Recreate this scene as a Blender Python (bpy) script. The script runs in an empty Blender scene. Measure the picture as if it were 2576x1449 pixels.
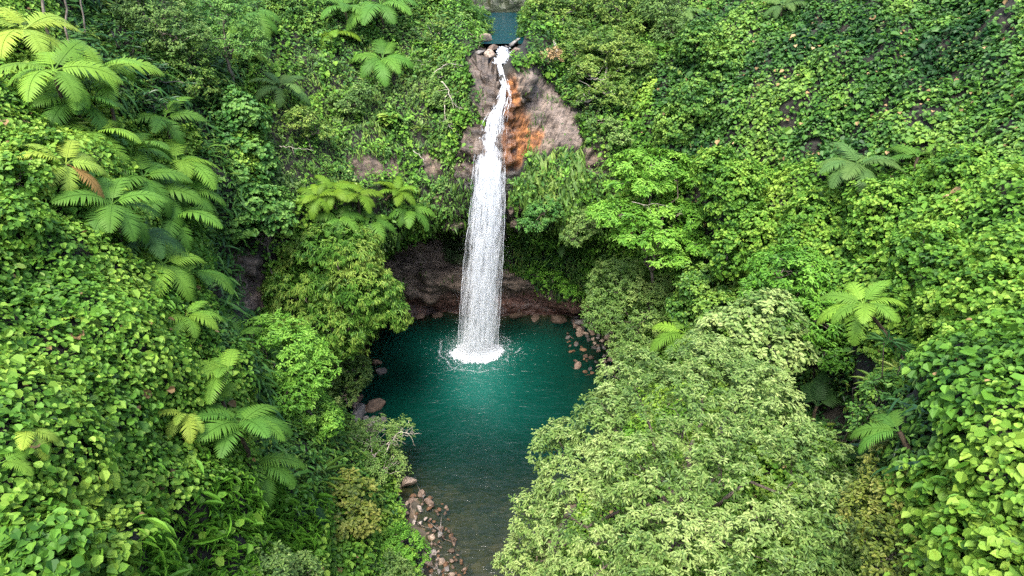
EXPOSURE = 2.3
import bpy, bmesh, math, random
import numpy as np
from mathutils import Vector, Matrix
from mathutils.bvhtree import BVHTree

rng = np.random.default_rng(11)
random.seed(11)
scene = bpy.context.scene
COL = scene.collection

# ------------------------------------------------------------------ camera (metres; photo measured on a 2576 x 1449 grid)
CAM = np.array([0.0, 0.0, 34.0])
F = 1718.0
PITCH = math.radians(30.0)
FW = np.array([0.0, math.cos(PITCH), -math.sin(PITCH)])
UPV = np.array([0.0, math.sin(PITCH), math.cos(PITCH)])
RT = np.array([1.0, 0.0, 0.0])

def at(px, py, d):
    """world point seen at photo position (px, py) at depth d metres"""
    return CAM + d * (FW + RT * ((px - 1288.0) / F) + UPV * ((724.5 - py) / F))

def proj(P):
    V = np.atleast_2d(P) - CAM
    d = V @ FW
    ds = np.where(d > 0.5, d, 0.5)
    return 1288.0 + F * (V @ RT) / ds, 724.5 - F * (V @ UPV) / ds, d

cam_data = bpy.data.cameras.new("camera")
cam_data.sensor_width = 36.0
cam_data.lens = 36.0 * F / 2576.0
cam_data.clip_end = 1000.0
cam = bpy.data.objects.new("camera", cam_data)
cam.location = CAM
cam.rotation_euler = (math.pi / 2 - PITCH, 0.0, 0.0)
COL.objects.link(cam)
scene.camera = cam

# ------------------------------------------------------------------ light
SUN_EL, SUN_AZ = math.radians(66.0), math.radians(200.0)    # azimuth from +Y clockwise: behind and left of the camera
world = bpy.data.worlds.new("World")
scene.world = world
world.use_nodes = True
nt = world.node_tree
sky = nt.nodes.new("ShaderNodeTexSky")
sky.sky_type = 'NISHITA'
sky.sun_disc = False
sky.sun_elevation = SUN_EL
sky.sun_rotation = SUN_AZ
sky.air_density = 1.0
sky.dust_density = 3.0
bg = nt.nodes["Background"]
bg.inputs[1].default_value = 0.15
nt.links.new(sky.outputs[0], bg.inputs[0])
sun_data = bpy.data.lights.new("sun", 'SUN')
sun_data.energy = 1.5
sun_data.angle = math.radians(28.0)
sun_data.color = (1.0, 0.95, 0.86)
sun = bpy.data.objects.new("sun", sun_data)
sd = Vector((math.sin(SUN_AZ) * math.cos(SUN_EL), math.cos(SUN_AZ) * math.cos(SUN_EL), math.sin(SUN_EL)))
sun.rotation_euler = sd.to_track_quat('Z', 'Y').to_euler()
COL.objects.link(sun)
vs = scene.view_settings
vs.view_transform = 'Standard'
vs.look = 'None'
vs.exposure = EXPOSURE
vs.gamma = 1.0
scene.cycles.use_denoising = False
scene.cycles.sample_clamp_indirect = 4.0
scene.cycles.max_bounces = 8
scene.cycles.transparent_max_bounces = 16
scene.cycles.transmission_bounces = 4
scene.cycles.diffuse_bounces = 3
scene.cycles.glossy_bounces = 3

# ------------------------------------------------------------------ numpy noise
def _hash(ix, iy, iz, seed):
    n = (ix.astype(np.int64) * 374761393 + iy.astype(np.int64) * 668265263 + iz.astype(np.int64) * 2147483647 + seed * 974634777)
    n = (n ^ (n >> 13)) * 1274126177
    n = n ^ (n >> 16)
    return (n & 0xFFFFFF).astype(np.float64) / float(0xFFFFFF)

def vnoise(P, seed=0):
    P = np.asarray(P, float)
    i = np.floor(P).astype(np.int64)
    f = P - i
    f = f * f * (3 - 2 * f)
    out = 0.0
    for dx in (0, 1):
        wx = f[:, 0] if dx else 1 - f[:, 0]
        for dy in (0, 1):
            wy = f[:, 1] if dy else 1 - f[:, 1]
            for dz in (0, 1):
                wz = f[:, 2] if dz else 1 - f[:, 2]
                out = out + wx * wy * wz * _hash(i[:, 0] + dx, i[:, 1] + dy, i[:, 2] + dz, seed)
    return out * 2 - 1

def fbm(P, seed=0, octaves=4, gain=0.5):
    a, s, tot, out = 1.0, 1.0, 0.0, 0.0
    for k in range(octaves):
        out = out + a * vnoise(np.asarray(P) * s + 17.3 * k, seed + k)
        tot += a
        a *= gain
        s *= 2.03
    return out / tot

def cells(P, seed=0):
    """cellular noise: the nearest cell's own random height, tilted across the cell, so steps break along sharp joints"""
    i = np.floor(P).astype(np.int64)
    best = np.full(len(P), 9e9); val = np.zeros(len(P))
    for dx in (-1, 0, 1):
        for dy in (-1, 0, 1):
            for dz in (-1, 0, 1):
                cx, cy, cz = i[:, 0] + dx, i[:, 1] + dy, i[:, 2] + dz
                hx, hy, hz = (_hash(cx, cy, cz, seed + k) for k in (1, 2, 3))
                d0, d1, d2 = P[:, 0] - cx - hx, P[:, 1] - cy - hy, P[:, 2] - cz - hz
                d = d0 * d0 + d1 * d1 + d2 * d2
                m = d < best
                best[m] = d[m]
                val[m] = (_hash(cx, cy, cz, seed + 9) - .5 + .7 * (d0 * (hx - .5) + d2 * (hz - .5)))[m]
    return val

def unit(V):
    return V / np.maximum(np.linalg.norm(V, axis=-1, keepdims=True), 1e-9)

def in_poly(x, y, poly):
    inside = np.zeros(x.shape, bool)
    n = len(poly)
    j = n - 1
    for i in range(n):
        xi, yi = poly[i]
        xj, yj = poly[j]
        c = ((yi > y) != (yj > y)) & (x < (xj - xi) * (y - yi) / (yj - yi + 1e-9) + xi)
        inside ^= c
        j = i
    return inside

def rand_dirs(n, zmin=-1.0):
    z = rng.uniform(zmin, 1, n)
    a = rng.uniform(0, 2 * math.pi, n)
    r = np.sqrt(1 - z * z)
    return np.stack([r * np.cos(a), r * np.sin(a), z], 1)

# ------------------------------------------------------------------ objects
def mesh_np(name, V, loops, nper, mat, smooth=False, attrs=None):
    """mesh from arrays: V (n,3); loops flat vertex indices; nper = verts per face (int)"""
    me = bpy.data.meshes.new(name)
    V = np.asarray(V, np.float32)
    loops = np.asarray(loops, np.int32).ravel()
    nf = len(loops) // nper
    me.vertices.add(len(V))
    me.vertices.foreach_set("co", V.ravel())
    me.loops.add(len(loops))
    me.loops.foreach_set("vertex_index", loops)
    me.polygons.add(nf)
    me.polygons.foreach_set("loop_start", np.arange(nf, dtype=np.int32) * nper)
    me.polygons.foreach_set("loop_total", np.full(nf, nper, np.int32))
    me.polygons.foreach_set("use_smooth", np.full(nf, smooth, bool))
    for k, a in (attrs or {}).items():
        at_ = me.attributes.new(k, 'FLOAT', 'POINT')
        at_.data.foreach_set("value", np.asarray(a, np.float32))
    me.update(calc_edges=True)
    me.materials.append(mat)
    return me

def link(name, me, parent=None):
    o = bpy.data.objects.new(name, me)
    COL.objects.link(o)
    if parent is not None:
        o.parent = parent
    return o

def tag(o, label=None, cat=None, group=None, kind=None):
    if label: o["label"] = label
    if cat: o["category"] = cat
    if group: o["group"] = group
    if kind: o["kind"] = kind
    return o

def thing(name, loc, label, cat, group=None):
    o = bpy.data.objects.new(name, None)
    o.location = loc
    o.empty_display_size = 0.3
    COL.objects.link(o)
    return tag(o, label, cat, group)

# ------------------------------------------------------------------ materials
def newmat(name):
    m = bpy.data.materials.new(name)
    m.use_nodes = True
    t = m.node_tree
    t.nodes.clear()
    out = t.nodes.new("ShaderNodeOutputMaterial")
    return m, t, out

def N(t, typ, **kw):
    n = t.nodes.new(typ)
    for k, v in kw.items():
        setattr(n, k, v)
    return n

def ramp(t, stops):
    r = t.nodes.new("ShaderNodeValToRGB")
    cr = r.color_ramp
    while len(cr.elements) < len(stops):
        cr.elements.new(0.5)
    for e, (p, c) in zip(cr.elements, stops):
        e.position = p
        e.color = (*c, 1.0)
    return r

def attr(t, name):
    a = t.nodes.new("ShaderNodeAttribute")
    a.attribute_name = name
    return a

def leafmat(name, dark, mid, light, rough=0.52, trans=0.28, spec=0.25):
    """leaf: colour runs dark - mid - light over the leaf's own age attribute 'tint'"""
    m, t, out = newmat(name)
    a = attr(t, "tint")
    r = ramp(t, [(0.0, dark), (0.5, mid), (1.0, light)])
    t.links.new(a.outputs["Fac"], r.inputs[0])
    p = N(t, "ShaderNodeBsdfPrincipled")
    p.inputs["Roughness"].default_value = rough
    p.inputs["Specular IOR Level"].default_value = spec
    t.links.new(r.outputs[0], p.inputs["Base Color"])
    tr = N(t, "ShaderNodeBsdfTranslucent")
    hs = N(t, "ShaderNodeHueSaturation")
    hs.inputs["Hue"].default_value = 0.485
    hs.inputs["Value"].default_value = 1.25
    t.links.new(r.outputs[0], hs.inputs["Color"])
    t.links.new(hs.outputs[0], tr.inputs[0])
    mx = N(t, "ShaderNodeMixShader")
    mx.inputs[0].default_value = trans
    t.links.new(p.outputs[0], mx.inputs[1])
    t.links.new(tr.outputs[0], mx.inputs[2])
    t.links.new(mx.outputs[0], out.inputs[0])
    return m

def barkmat(name, c0, c1, scale=6.0):
    m, t, out = newmat(name)
    tc = N(t, "ShaderNodeTexCoord")
    mp = N(t, "ShaderNodeMapping")
    mp.inputs["Scale"].default_value = (1, 1, 0.35)
    t.links.new(tc.outputs["Object"], mp.inputs[0])
    n = N(t, "ShaderNodeTexNoise")
    n.inputs["Scale"].default_value = scale
    n.inputs["Detail"].default_value = 6
    t.links.new(mp.outputs[0], n.inputs["Vector"])
    r = ramp(t, [(0.35, c0), (0.68, c1)])
    t.links.new(n.outputs[0], r.inputs[0])
    b = N(t, "ShaderNodeBump")
    b.inputs["Strength"].default_value = 0.6
    b.inputs["Distance"].default_value = 0.03
    t.links.new(n.outputs[0], b.inputs["Height"])
    p = N(t, "ShaderNodeBsdfPrincipled")
    p.inputs["Roughness"].default_value = 0.85
    t.links.new(r.outputs[0], p.inputs["Base Color"])
    t.links.new(b.outputs[0], p.inputs["Normal"])
    t.links.new(p.outputs[0], out.inputs[0])
    return m
# ------------------------------------------------------------------ the gorge: radius r(theta, z) round an axis over the pool
AX = np.array([-1.0, 43.0])
RS = 14.0
ctrl = []          # world points on the ground / rock
for q in [(-300,1500,13.5),(0,1449,15.5),(0,1100,18.5),(0,725,23),(0,400,28),(0,150,33.5),(0,0,37.5),(-300,700,19.5),(-300,0,33),
          (300,1449,19),(300,1100,22),(300,725,27.5),(300,400,33.5),(300,150,40.5),(300,0,45),
          (600,1449,24),(600,1200,28),(600,950,36.5),(610,725,47),(600,550,45),(600,300,47),(600,0,54),(450,550,38),(450,900,30),
          (800,1449,31),(800,1250,35),(800,1050,44),(900,1400,36),(950,1449,38.5),(800,900,50),
          (800,400,50),(800,600,49),(720,450,47.5),(1000,400,52.5),(1000,560,52),(1000,250,54),(800,200,53),(1100,200,54.5),(1100,350,53.2),
          (1100,30,59),(1000,60,57),(900,50,57),(700,50,54),(400,0,50),(1440,30,61),
          (1380,290,53),(1380,180,54.5),(1400,420,52),(1400,520,52.3),(1330,250,53.2),(1330,400,52.2),(1460,300,53),
          (1600,300,52),(1600,100,58),(1600,450,53),(1600,600,55),(1620,740,55.5),(1800,300,49),(1800,100,54),(1800,600,47),(1850,800,46),(2000,100,48),(2000,300,45.5),
          (2000,500,42.5),(2000,700,38.5),(2100,950,36),(2150,1100,33),(2300,1000,28.5),(2300,700,32),(2300,500,36),(2300,300,40),(2300,100,44),
          (2576,0,40),(2576,300,35),(2576,600,28),(2576,900,20.5),(2576,1200,16.5),(2576,1449,14.5),(2300,1300,21),(2300,1449,18.5),
          (2900,0,36),(2900,700,21),(2900,1449,12.5)]:
    ctrl.append(at(*q))
ctrl += [np.array(p, float) for p in [
    # banks at the water's edge
    (-12.6,47,0),(-12.9,43.5,0),(-12.9,40,0),(-10.3,37,0),(-8.2,34,0),(-6.6,31,0),(-5.8,28.5,0),(-4.6,25.7,0),(-4.6,20,0.0),(-5,10,0.0),(-6,-5,0.0),
    (-14,43,2),(-14.5,40,3),(-11,35,2),(-8.5,31,1.2),(-7.5,27,1.2),
    (7.6,54,0),(8.6,51,0),(9.2,48,0),(9.4,45.5,0),(8.4,42.5,0),(7.6,38,0),(5.6,34,0),(3.2,30,0),(2.2,26,0),(2.2,20,0),(3,10,0),(4,-5,0),
    (10.2,50,1.2),(10.8,46,1.6),(10.2,42,1.6),(9.2,37,1.6),(7,32,1.5),(4.5,27,1.2),(4,20,1.5),
    (8,20,6),(11,28,6.5),(13,34,6.5),(7,30,3),(10.5,38,3.5),(12,44,4),
    (-6,10,2),(-9,0,6),(6,10,3),(9,0,8),(-15,0,22),(-14,-12,22),(14,0,24),(14,-12,24),(-30,-5,36),(30,-5,36),
    # behind everything
    (-50,40,44),(52,45,44),(-34,85,40),(34,90,40),(0,110,40),(-45,10,44),(45,5,44),(0,-40,0),(0,-40,20),(0,-45,40),
    (-14,62,26),(14,66,26),(-20,75,31),(20,78,31),
    # back wall of the pool
    (-10,53.6,-2),(-6,53.9,-2),(-1,53.6,-2),(3,53.2,-2),(7,53,-2),
    (-10.5,53.6,0),(-6,54,0),(-1,54,0),(3,53.8,0),(5.5,53.6,0),
    (-10.5,53.8,.8),(-6,54.3,.9),(-1,54.3,1.3),(2,54.2,1.6),(5,53.4,.8),
    (-10.8,52.6,2.2),(-7.5,52.6,2.4),(-4,53,2.6),(0,53.4,3),(3,52.6,2.6),(5.5,52,1.9),(7,52,1.6),
    (-11,53.0,5.5),(-7.5,52.6,5.2),(-4,52.8,5.6),(0,53.2,5.8),(3,53.2,5.2),(5.5,52.5,4.2),(7.5,52.2,3.6),
    (-11.5,56.0,8.2),(-8,56.4,8.4),(-4,55.4,8.8),(0,53.8,8.5),(3,53.6,8),(5.6,52.9,7.4),
    (-12.5,51,4),(-13.5,48.5,5),(-13,50.5,1)]]
# overhanging edge of the cliff: the lip, and the roof cut back behind it
for (px, py, d) in [(905,650,50.6),(960,622,52),(1010,600,52.8),(1080,580,53.6),(1160,572,54),(1230,560,54.2),(1300,566,53.8),(1380,578,53.4)]:
    p = at(px, py, d)
    ctrl.append(p)
    ctrl.append(p + np.array([0, 0.1, 1.6]))
    k = .85 if px < 1200 else 0.45
    ctrl.append(p + np.array([0, 2.3 * k, -0.5]))
    ctrl.append(p + np.array([0, 4.2 * k, -1.4]))
# the face the fall slides over
FALL = [(1256,160,53.0),(1272,215,51.9),(1266,260,51.2),(1246,300,50.75),(1237,350,50.3),(1229,430,49.3),(1227,520,48.75),(1217,640,48.35),(1209,760,48.15),(1201,884,48.0)]
def at_y(px, py, y):
    return at(px, py, y / (FW[1] + UPV[1] * (724.5 - py) / F))
for (px, py, y) in FALL[:6]:
    p = at_y(px, py, y)
    for dx, dy in ((0, .4), (-1.7, .25), (1.5, .2)):
        ctrl.append(p + np.array([dx, dy, 0]))
ctrl.append(at_y(1225, 500, 49.35)); ctrl.append(at_y(1265, 500, 49.3))
ctrl = np.array(ctrl)

def embed(th, z, r=None):
    return np.stack([RS * np.cos(th), RS * np.sin(th), 1.15 * z], 1)

dx = ctrl[:, :2] - AX
c_th = np.arctan2(dx[:, 0], dx[:, 1])
c_r = np.hypot(dx[:, 0], dx[:, 1])
CE = embed(c_th, ctrl[:, 2])
D = np.linalg.norm(CE[:, None] - CE[None], axis=2)
# duplicate-safe linear kernel RBF + constant
n = len(CE)
A = np.zeros((n + 1, n + 1))
A[:n, :n] = -D + 0.0
A[:n, :n] -= np.eye(n) * -0.02
A[:n, n] = 1
A[n, :n] = 1
w = np.linalg.solve(A, np.concatenate([c_r, [0]]))

def radius(th, z):
    E = embed(th, z)
    out = np.empty(len(E))
    for i in range(0, len(E), 8192):
        d = np.linalg.norm(E[i:i + 8192, None] - CE[None], axis=2)
        out[i:i + 8192] = -d @ w[:n] + w[n]
    return np.clip(out, 3.0, 140.0)

NT = 900
th_rows = np.linspace(-math.pi, math.pi, NT, endpoint=False)
# finer where the camera looks (back half)
th_rows = th_rows - 0.35 * np.sin(th_rows)
z_rows = np.concatenate([np.arange(-3, -0.5, .5), np.arange(-0.5, 13, .16), np.arange(13, 24.5, .2), np.arange(24.5, 34, .3), np.arange(34, 46, 1.0)])
TH, ZZ = np.meshgrid(th_rows, z_rows)
R = radius(TH.ravel(), ZZ.ravel()).reshape(TH.shape)
# notch of the upper gorge that holds the upper pool
adeg = np.degrees(TH) + 0.5
hw = np.interp(ZZ, [22.4, 23.0, 23.6, 26, 30, 40], [1.5, 4, 8.0, 9.5, 12, 18])
notch = np.clip((hw - np.abs(adeg)) / 2.0, 0, 1)
zn = np.clip((ZZ - 22.3) / 0.4, 0, 1)
Rn = 12.0 + zn * 19.0 + np.clip(ZZ - 24, 0, 20) * 0.8
R = np.where((notch > 0) & (ZZ > 22.3) & (np.abs(TH) < 1), np.maximum(R, R + (Rn - R) * notch * zn), R)
P = np.stack([AX[0] + R * np.sin(TH), AX[1] + R * np.cos(TH), ZZ], 2)
# rough the surface up along its own normal
def grid_normals(P):
    du = np.roll(P, -1, 1) - np.roll(P, 1, 1)
    dv = np.empty_like(P)
    dv[1:-1] = P[2:] - P[:-2]
    dv[0] = P[1] - P[0]
    dv[-1] = P[-1] - P[-2]
    nn = unit(np.cross(du, dv))
    c = np.array([AX[0], AX[1], 20.0]) - P
    return nn * np.sign(np.sum(nn[..., :2] * c[..., :2]))
Nn = grid_normals(P)
pf = P.reshape(-1, 3)
qx, qy, qd = proj(pf)
CAVE = [(930,640),(1000,606),(1080,585),(1165,578),(1260,575),(1290,600),(1270,680),(1330,700),(1400,748),(1500,765),(1510,830),(1380,830),(1250,830),(1000,830),(960,720)]
ROCKS = [
    [(1285,175),(1345,165),(1400,225),(1445,290),(1465,350),(1450,372),(1390,372),(1330,398),(1300,430),(1255,440),(1240,300),(1262,200)],
    [(1175,140),(1255,135),(1262,250),(1245,300),(1222,440),(1140,442),(1150,405),(1190,300),(1205,270),(1188,200)],
    [(865,404),(1005,408),(1010,436),(885,440)],
    [(1072,374),(1112,368),(1108,432),(1062,442)], [(775,446),(812,438),(803,476)],
    [(1462,365),(1522,372),(1527,432),(1470,430)],
    [(1080,540),(1172,540),(1172,580),(1085,584)],
    [(1280,500),(1318,505),(1322,572),(1290,570)],
    [(640,585),(735,540),(700,610),(655,620)], [(590,640),(660,640),(672,770),(600,790)],
    [(830,880),(900,885),(900,905),(850,910)], [(1140,-80),(1330,-80),(1322,45),(1240,28),(1160,22)], [(1085,490),(1110,492),(1108,515),(1085,515)],
]
jx, jy = 16 * fbm(pf * 1.2, 91, 3), 16 * fbm(pf * 1.2, 95, 3)
rockm = in_poly(qx + jx, qy + jy, CAVE)
for pl in ROCKS:
    rockm |= in_poly(qx + jx, qy + jy, pl)
front = np.abs(TH.ravel()) < 1.9
rockm &= front
lay = np.where(pf[:, 2] < 9.5, 1.15, 2.2)
strata = fbm(np.stack([pf[:, 0] * .22, pf[:, 1] * .22, pf[:, 2] * lay + .22 * pf[:, 0]], 1), 5, 4)
blocky = np.abs(fbm(pf * np.array([.55, .55, .7]), 15, 4))
lump = fbm(pf * 0.35, 21, 3)
fine = fbm(pf * 1.6, 31, 3)
wp = pf + .5 * np.stack([fbm(pf * .6, 301, 2), fbm(pf * .6, 305, 2), fbm(pf * .6, 309, 2)], 1)
blk = .75 * cells(wp * np.array([.45, .45, .8]), 311) + .40 * cells(wp * np.array([1.1, 1.1, 1.9]), 321)
crag = np.abs(fbm(pf * np.array([1.3, 1.3, 2.4]), 17, 4))
amp = np.where(rockm, np.where(pf[:, 2] < 9, 1.0, .6) * strata + .9 * (blocky - .25) + np.where(pf[:, 2] < 9.5, .25, .5) * (crag - .2) + blk * np.where(pf[:, 2] < 9.5, .28, .9), 0.55 * lump + 0.25 * fine)
nearz = np.clip((pf[:, 2] - 22.0) / 1.0, 0, 1)
# vine hummocks on the side walls
side = (~rockm) & ((qx < 640) | (qx > 1680))
hum = 1.1 * fbm(pf * 0.28, 41, 2) + 0.9 * fbm(np.stack([pf[:, 0] * .7, pf[:, 1] * .7, pf[:, 2] * .2], 1), 45, 3)
amp = amp + np.where(side, hum, 0)
amp = np.where((pf[:, 2] > 21.9) & (pf[:, 2] < 24.0) & (np.abs(TH.ravel()) < .3) & (pf[:, 1] > 54), 0, amp)
amp = np.where(np.abs(pf[:, 2]) < 0.6, amp * .75, amp)
P = (pf + Nn.reshape(-1, 3) * amp[:, None]).reshape(P.shape)
Nn = grid_normals(P)
nz, ntt = TH.shape
idx = np.arange(nz * ntt).reshape(nz, ntt)
quads = np.stack([idx[:-1], np.roll(idx, -1, 1)[:-1], np.roll(idx, -1, 1)[1:], idx[1:]], -1)
pf = P.reshape(-1, 3)
TN = Nn.reshape(-1, 3)
qx, qy, qd = proj(pf)

# mineral stain, wet rock and algae red: marks with a shape of their own; upper gorge wall gets painted shade
st = np.zeros(len(pf)); wet = np.zeros(len(pf)); red = np.zeros(len(pf)); moss_shade = np.zeros(len(pf)); pale = np.zeros(len(pf))
j2x, j2y = 9 * fbm(pf * 1.5, 71, 3), 14 * fbm(pf * 1.5, 75, 3)
st[in_poly(qx + j2x, qy + j2y, [(1272,205),(1294,195),(1310,250),(1328,320),(1372,340),(1350,372),(1318,390),(1316,425),(1270,430),(1262,330)]) & front] = 1
wet[in_poly(qx + j2x, qy + j2y, [(1240,165),(1252,165),(1275,200),(1300,300),(1300,420),(1270,560),(1200,560),(1140,445),(1175,360),(1215,300),(1235,250)]) & front] = 1
wet[in_poly(qx, qy, ROCKS[1]) & front] = .75
wet[(pf[:, 2] < 1.0 + .8 * fbm(pf * .5, 61, 2)) & rockm] = 1
wet[in_poly(qx, qy, [(1140,-120),(1340,-120),(1330,60),(1160,40)]) & front] = 1  # upper gorge wall: its shade painted in through the wet darkening
red[(pf[:, 2] < 2.2 + 1.2 * fbm(pf * .35, 65, 3)) & rockm & (TH.ravel() > -.75) & (TH.ravel() < .8)] = 1
moss_shade[in_poly(qx, qy, [(1140,-120),(1340,-120),(1330,60),(1160,40)]) & front] = .9  # same wall's shade, painted darker still with the moss colour
moss_shade[in_poly(qx + j2x, qy + j2y, [(1110,578),(1180,576),(1250,570),(1280,680),(1180,664),(1120,658)]) & front] = 1
pale[in_poly(qx + j2x, qy + j2y, [(1320,170),(1410,190),(1500,330),(1480,380),(1395,365),(1350,320),(1330,250)]) & front] = 1
pale[in_poly(qx + j2x, qy + j2y, ROCKS[2]) & front] = .35
def smooth_grid(a, k=2):
    a = a.reshape(nz, ntt)
    for _ in range(k):
        a = (a + np.roll(a, 1, 1) + np.roll(a, -1, 1) + np.vstack([a[1:], a[-1:]]) + np.vstack([a[:1], a[:-1]])) / 5
    return a.ravel()
st, wet, red, moss_shade, pale = (smooth_grid(a) for a in (st, wet, red, moss_shade, pale))
rk = smooth_grid(rockm.astype(float), 1)

def rock_material(name, terrain=True, c=((.055,.042,.035),(.17,.125,.10),(.30,.235,.195)), scale=1.0):
    m, t, out = newmat(name)
    L = t.links
    tc = N(t, "ShaderNodeTexCoord")
    if terrain:
        vec = tc.outputs["Object"]
    else:
        oi = N(t, "ShaderNodeObjectInfo")
        ad = N(t, "ShaderNodeVectorMath", operation='MULTIPLY_ADD')
        ad.inputs[1].default_value = (1, 1, 1)
        cmb = N(t, "ShaderNodeCombineXYZ")
        ml = N(t, "ShaderNodeMath", operation='MULTIPLY')
        ml.inputs[1].default_value = 60.0
        L.new(oi.outputs["Random"], ml.inputs[0])
        L.new(ml.outputs[0], cmb.inputs[0])
        L.new(tc.outputs["Object"], ad.inputs[0])
        L.new(cmb.outputs[0], ad.inputs[2])
        vec = ad.outputs[0]
    mp = N(t, "ShaderNodeMapping")
    mp.inputs["Scale"].default_value = (.5 * scale, .5 * scale, 1.6 * scale) if terrain else (2, 2, 2)
    L.new(vec, mp.inputs[0])
    n1 = N(t, "ShaderNodeTexNoise"); n1.inputs["Scale"].default_value = 1.3; n1.inputs["Detail"].default_value = 9; n1.inputs["Roughness"].default_value = .65
    L.new(mp.outputs[0], n1.inputs["Vector"])
    n2 = N(t, "ShaderNodeTexNoise"); n2.inputs["Scale"].default_value = 7.0; n2.inputs["Detail"].default_value = 10; n2.inputs["Roughness"].default_value = .82
    L.new(vec, n2.inputs["Vector"])
    vo = N(t, "ShaderNodeTexVoronoi", feature='DISTANCE_TO_EDGE'); vo.inputs["Scale"].default_value = .9
    wv = N(t, "ShaderNodeMix", data_type='VECTOR'); wv.inputs["Factor"].default_value = .35
    L.new(mp.outputs[0], wv.inputs["A"]); L.new(n2.outputs["Color"], wv.inputs["B"])
    L.new(wv.outputs["Result"], vo.inputs["Vector"])
    r1 = ramp(t, [(.3, c[0]), (.5, c[1]), (.72, c[2])])
    L.new(n1.outputs["Fac"], r1.inputs[0])
    r2 = ramp(t, [(.32, (.42,.40,.40)), (.55, (1,1,1)), (.75, (1.3,1.26,1.2))])
    L.new(n2.outputs["Fac"], r2.inputs[0])
    mu = N(t, "ShaderNodeMix", data_type='RGBA', blend_type='MULTIPLY'); mu.inputs["Factor"].default_value = 1
    L.new(r1.outputs[0], mu.inputs["A"]); L.new(r2.outputs[0], mu.inputs["B"])
    col = mu.outputs["Result"]
    crk = ramp(t, [(.0, (.3,.3,.3)), (.06, (1,1,1))])
    L.new(vo.outputs["Distance"], crk.inputs[0])
    mc = N(t, "ShaderNodeMix", data_type='RGBA', blend_type='MULTIPLY'); mc.inputs["Factor"].default_value = .7 if terrain else .25
    L.new(col, mc.inputs["A"]); L.new(crk.outputs[0], mc.inputs["B"])
    col = mc.outputs["Result"]
    rough = None
    if terrain:
        def over(col, name, rgb0, rgb1, k=1.0):
            a = attr(t, name)
            nn = N(t, "ShaderNodeTexNoise"); nn.inputs["Scale"].default_value = 1.8; nn.inputs["Detail"].default_value = 6
            L.new(vec, nn.inputs["Vector"])
            rr = ramp(t, [(.35, rgb0), (.65, rgb1)])
            L.new(nn.outputs["Fac"], rr.inputs[0])
            f = N(t, "ShaderNodeMath", operation='MULTIPLY'); f.inputs[1].default_value = k
            L.new(a.outputs["Fac"], f.inputs[0])
            x = N(t, "ShaderNodeMix", data_type='RGBA')
            L.new(f.outputs[0], x.inputs["Factor"]); L.new(col, x.inputs["A"]); L.new(rr.outputs[0], x.inputs["B"])
            return x.outputs["Result"]
        col = over(col, "pale", (.07,.058,.05), (.23,.185,.16), .55)
        col = over(col, "red", (.06,.028,.02), (.19,.075,.05), .65)
        col = over(col, "stain", (.10,.035,.010), (.34,.13,.03), .9)
        col = over(col, "mossy", (.018,.04,.008), (.04,.085,.015), .9)  # moss, plus the painted shade of the upper gorge wall
        wa = attr(t, "wet")  # wet rock, plus the painted shade of the upper gorge wall
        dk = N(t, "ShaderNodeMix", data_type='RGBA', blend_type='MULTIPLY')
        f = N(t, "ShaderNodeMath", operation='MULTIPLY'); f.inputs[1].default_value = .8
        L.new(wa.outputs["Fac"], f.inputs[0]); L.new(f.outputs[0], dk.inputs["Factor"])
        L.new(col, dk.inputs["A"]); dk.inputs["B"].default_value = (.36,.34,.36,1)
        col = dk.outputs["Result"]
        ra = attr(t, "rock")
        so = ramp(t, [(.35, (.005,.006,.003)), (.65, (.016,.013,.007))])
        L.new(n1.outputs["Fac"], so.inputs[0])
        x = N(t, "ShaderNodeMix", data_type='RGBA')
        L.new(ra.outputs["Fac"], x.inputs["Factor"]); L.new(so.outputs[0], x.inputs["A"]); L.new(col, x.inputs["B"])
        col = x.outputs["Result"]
        rough = N(t, "ShaderNodeMapRange"); rough.inputs[3].default_value = .85; rough.inputs[4].default_value = .28
        L.new(wa.outputs["Fac"], rough.inputs[0])
    b1 = N(t, "ShaderNodeBump"); b1.inputs["Strength"].default_value = .8; b1.inputs["Distance"].default_value = .25 if terrain else .05
    L.new(n1.outputs["Fac"], b1.inputs["Height"])
    vb = N(t, "ShaderNodeTexVoronoi", feature='F1'); vb.inputs["Scale"].default_value = 2.2
    L.new(wv.outputs["Result"], vb.inputs["Vector"])
    b3 = N(t, "ShaderNodeBump"); b3.inputs["Strength"].default_value = .9; b3.inputs["Distance"].default_value = .22 if terrain else .03
    vs3 = N(t, "ShaderNodeSeparateColor"); L.new(vb.outputs["Color"], vs3.inputs[0]); L.new(vs3.outputs[0], b3.inputs["Height"]); L.new(b1.outputs[0], b3.inputs["Normal"])
    b2 = N(t, "ShaderNodeBump"); b2.inputs["Strength"].default_value = .9; b2.inputs["Distance"].default_value = .07 if terrain else .02
    L.new(n2.outputs["Fac"], b2.inputs["Height"]); L.new(b3.outputs[0], b2.inputs["Normal"])
    p = N(t, "ShaderNodeBsdfPrincipled")
    p.inputs["Roughness"].default_value = .8
    if rough: L.new(rough.outputs[0], p.inputs["Roughness"])
    if not terrain:
        oc = N(t, "ShaderNodeObjectInfo")
        x = N(t, "ShaderNodeMix", data_type='RGBA', blend_type='MULTIPLY'); x.inputs["Factor"].default_value = 1
        L.new(col, x.inputs["A"]); L.new(oc.outputs["Color"], x.inputs["B"])
        col = x.outputs["Result"]
    L.new(col, p.inputs["Base Color"]); L.new(b2.outputs[0], p.inputs["Normal"])
    L.new(p.outputs[0], out.inputs[0])
    return m

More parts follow.
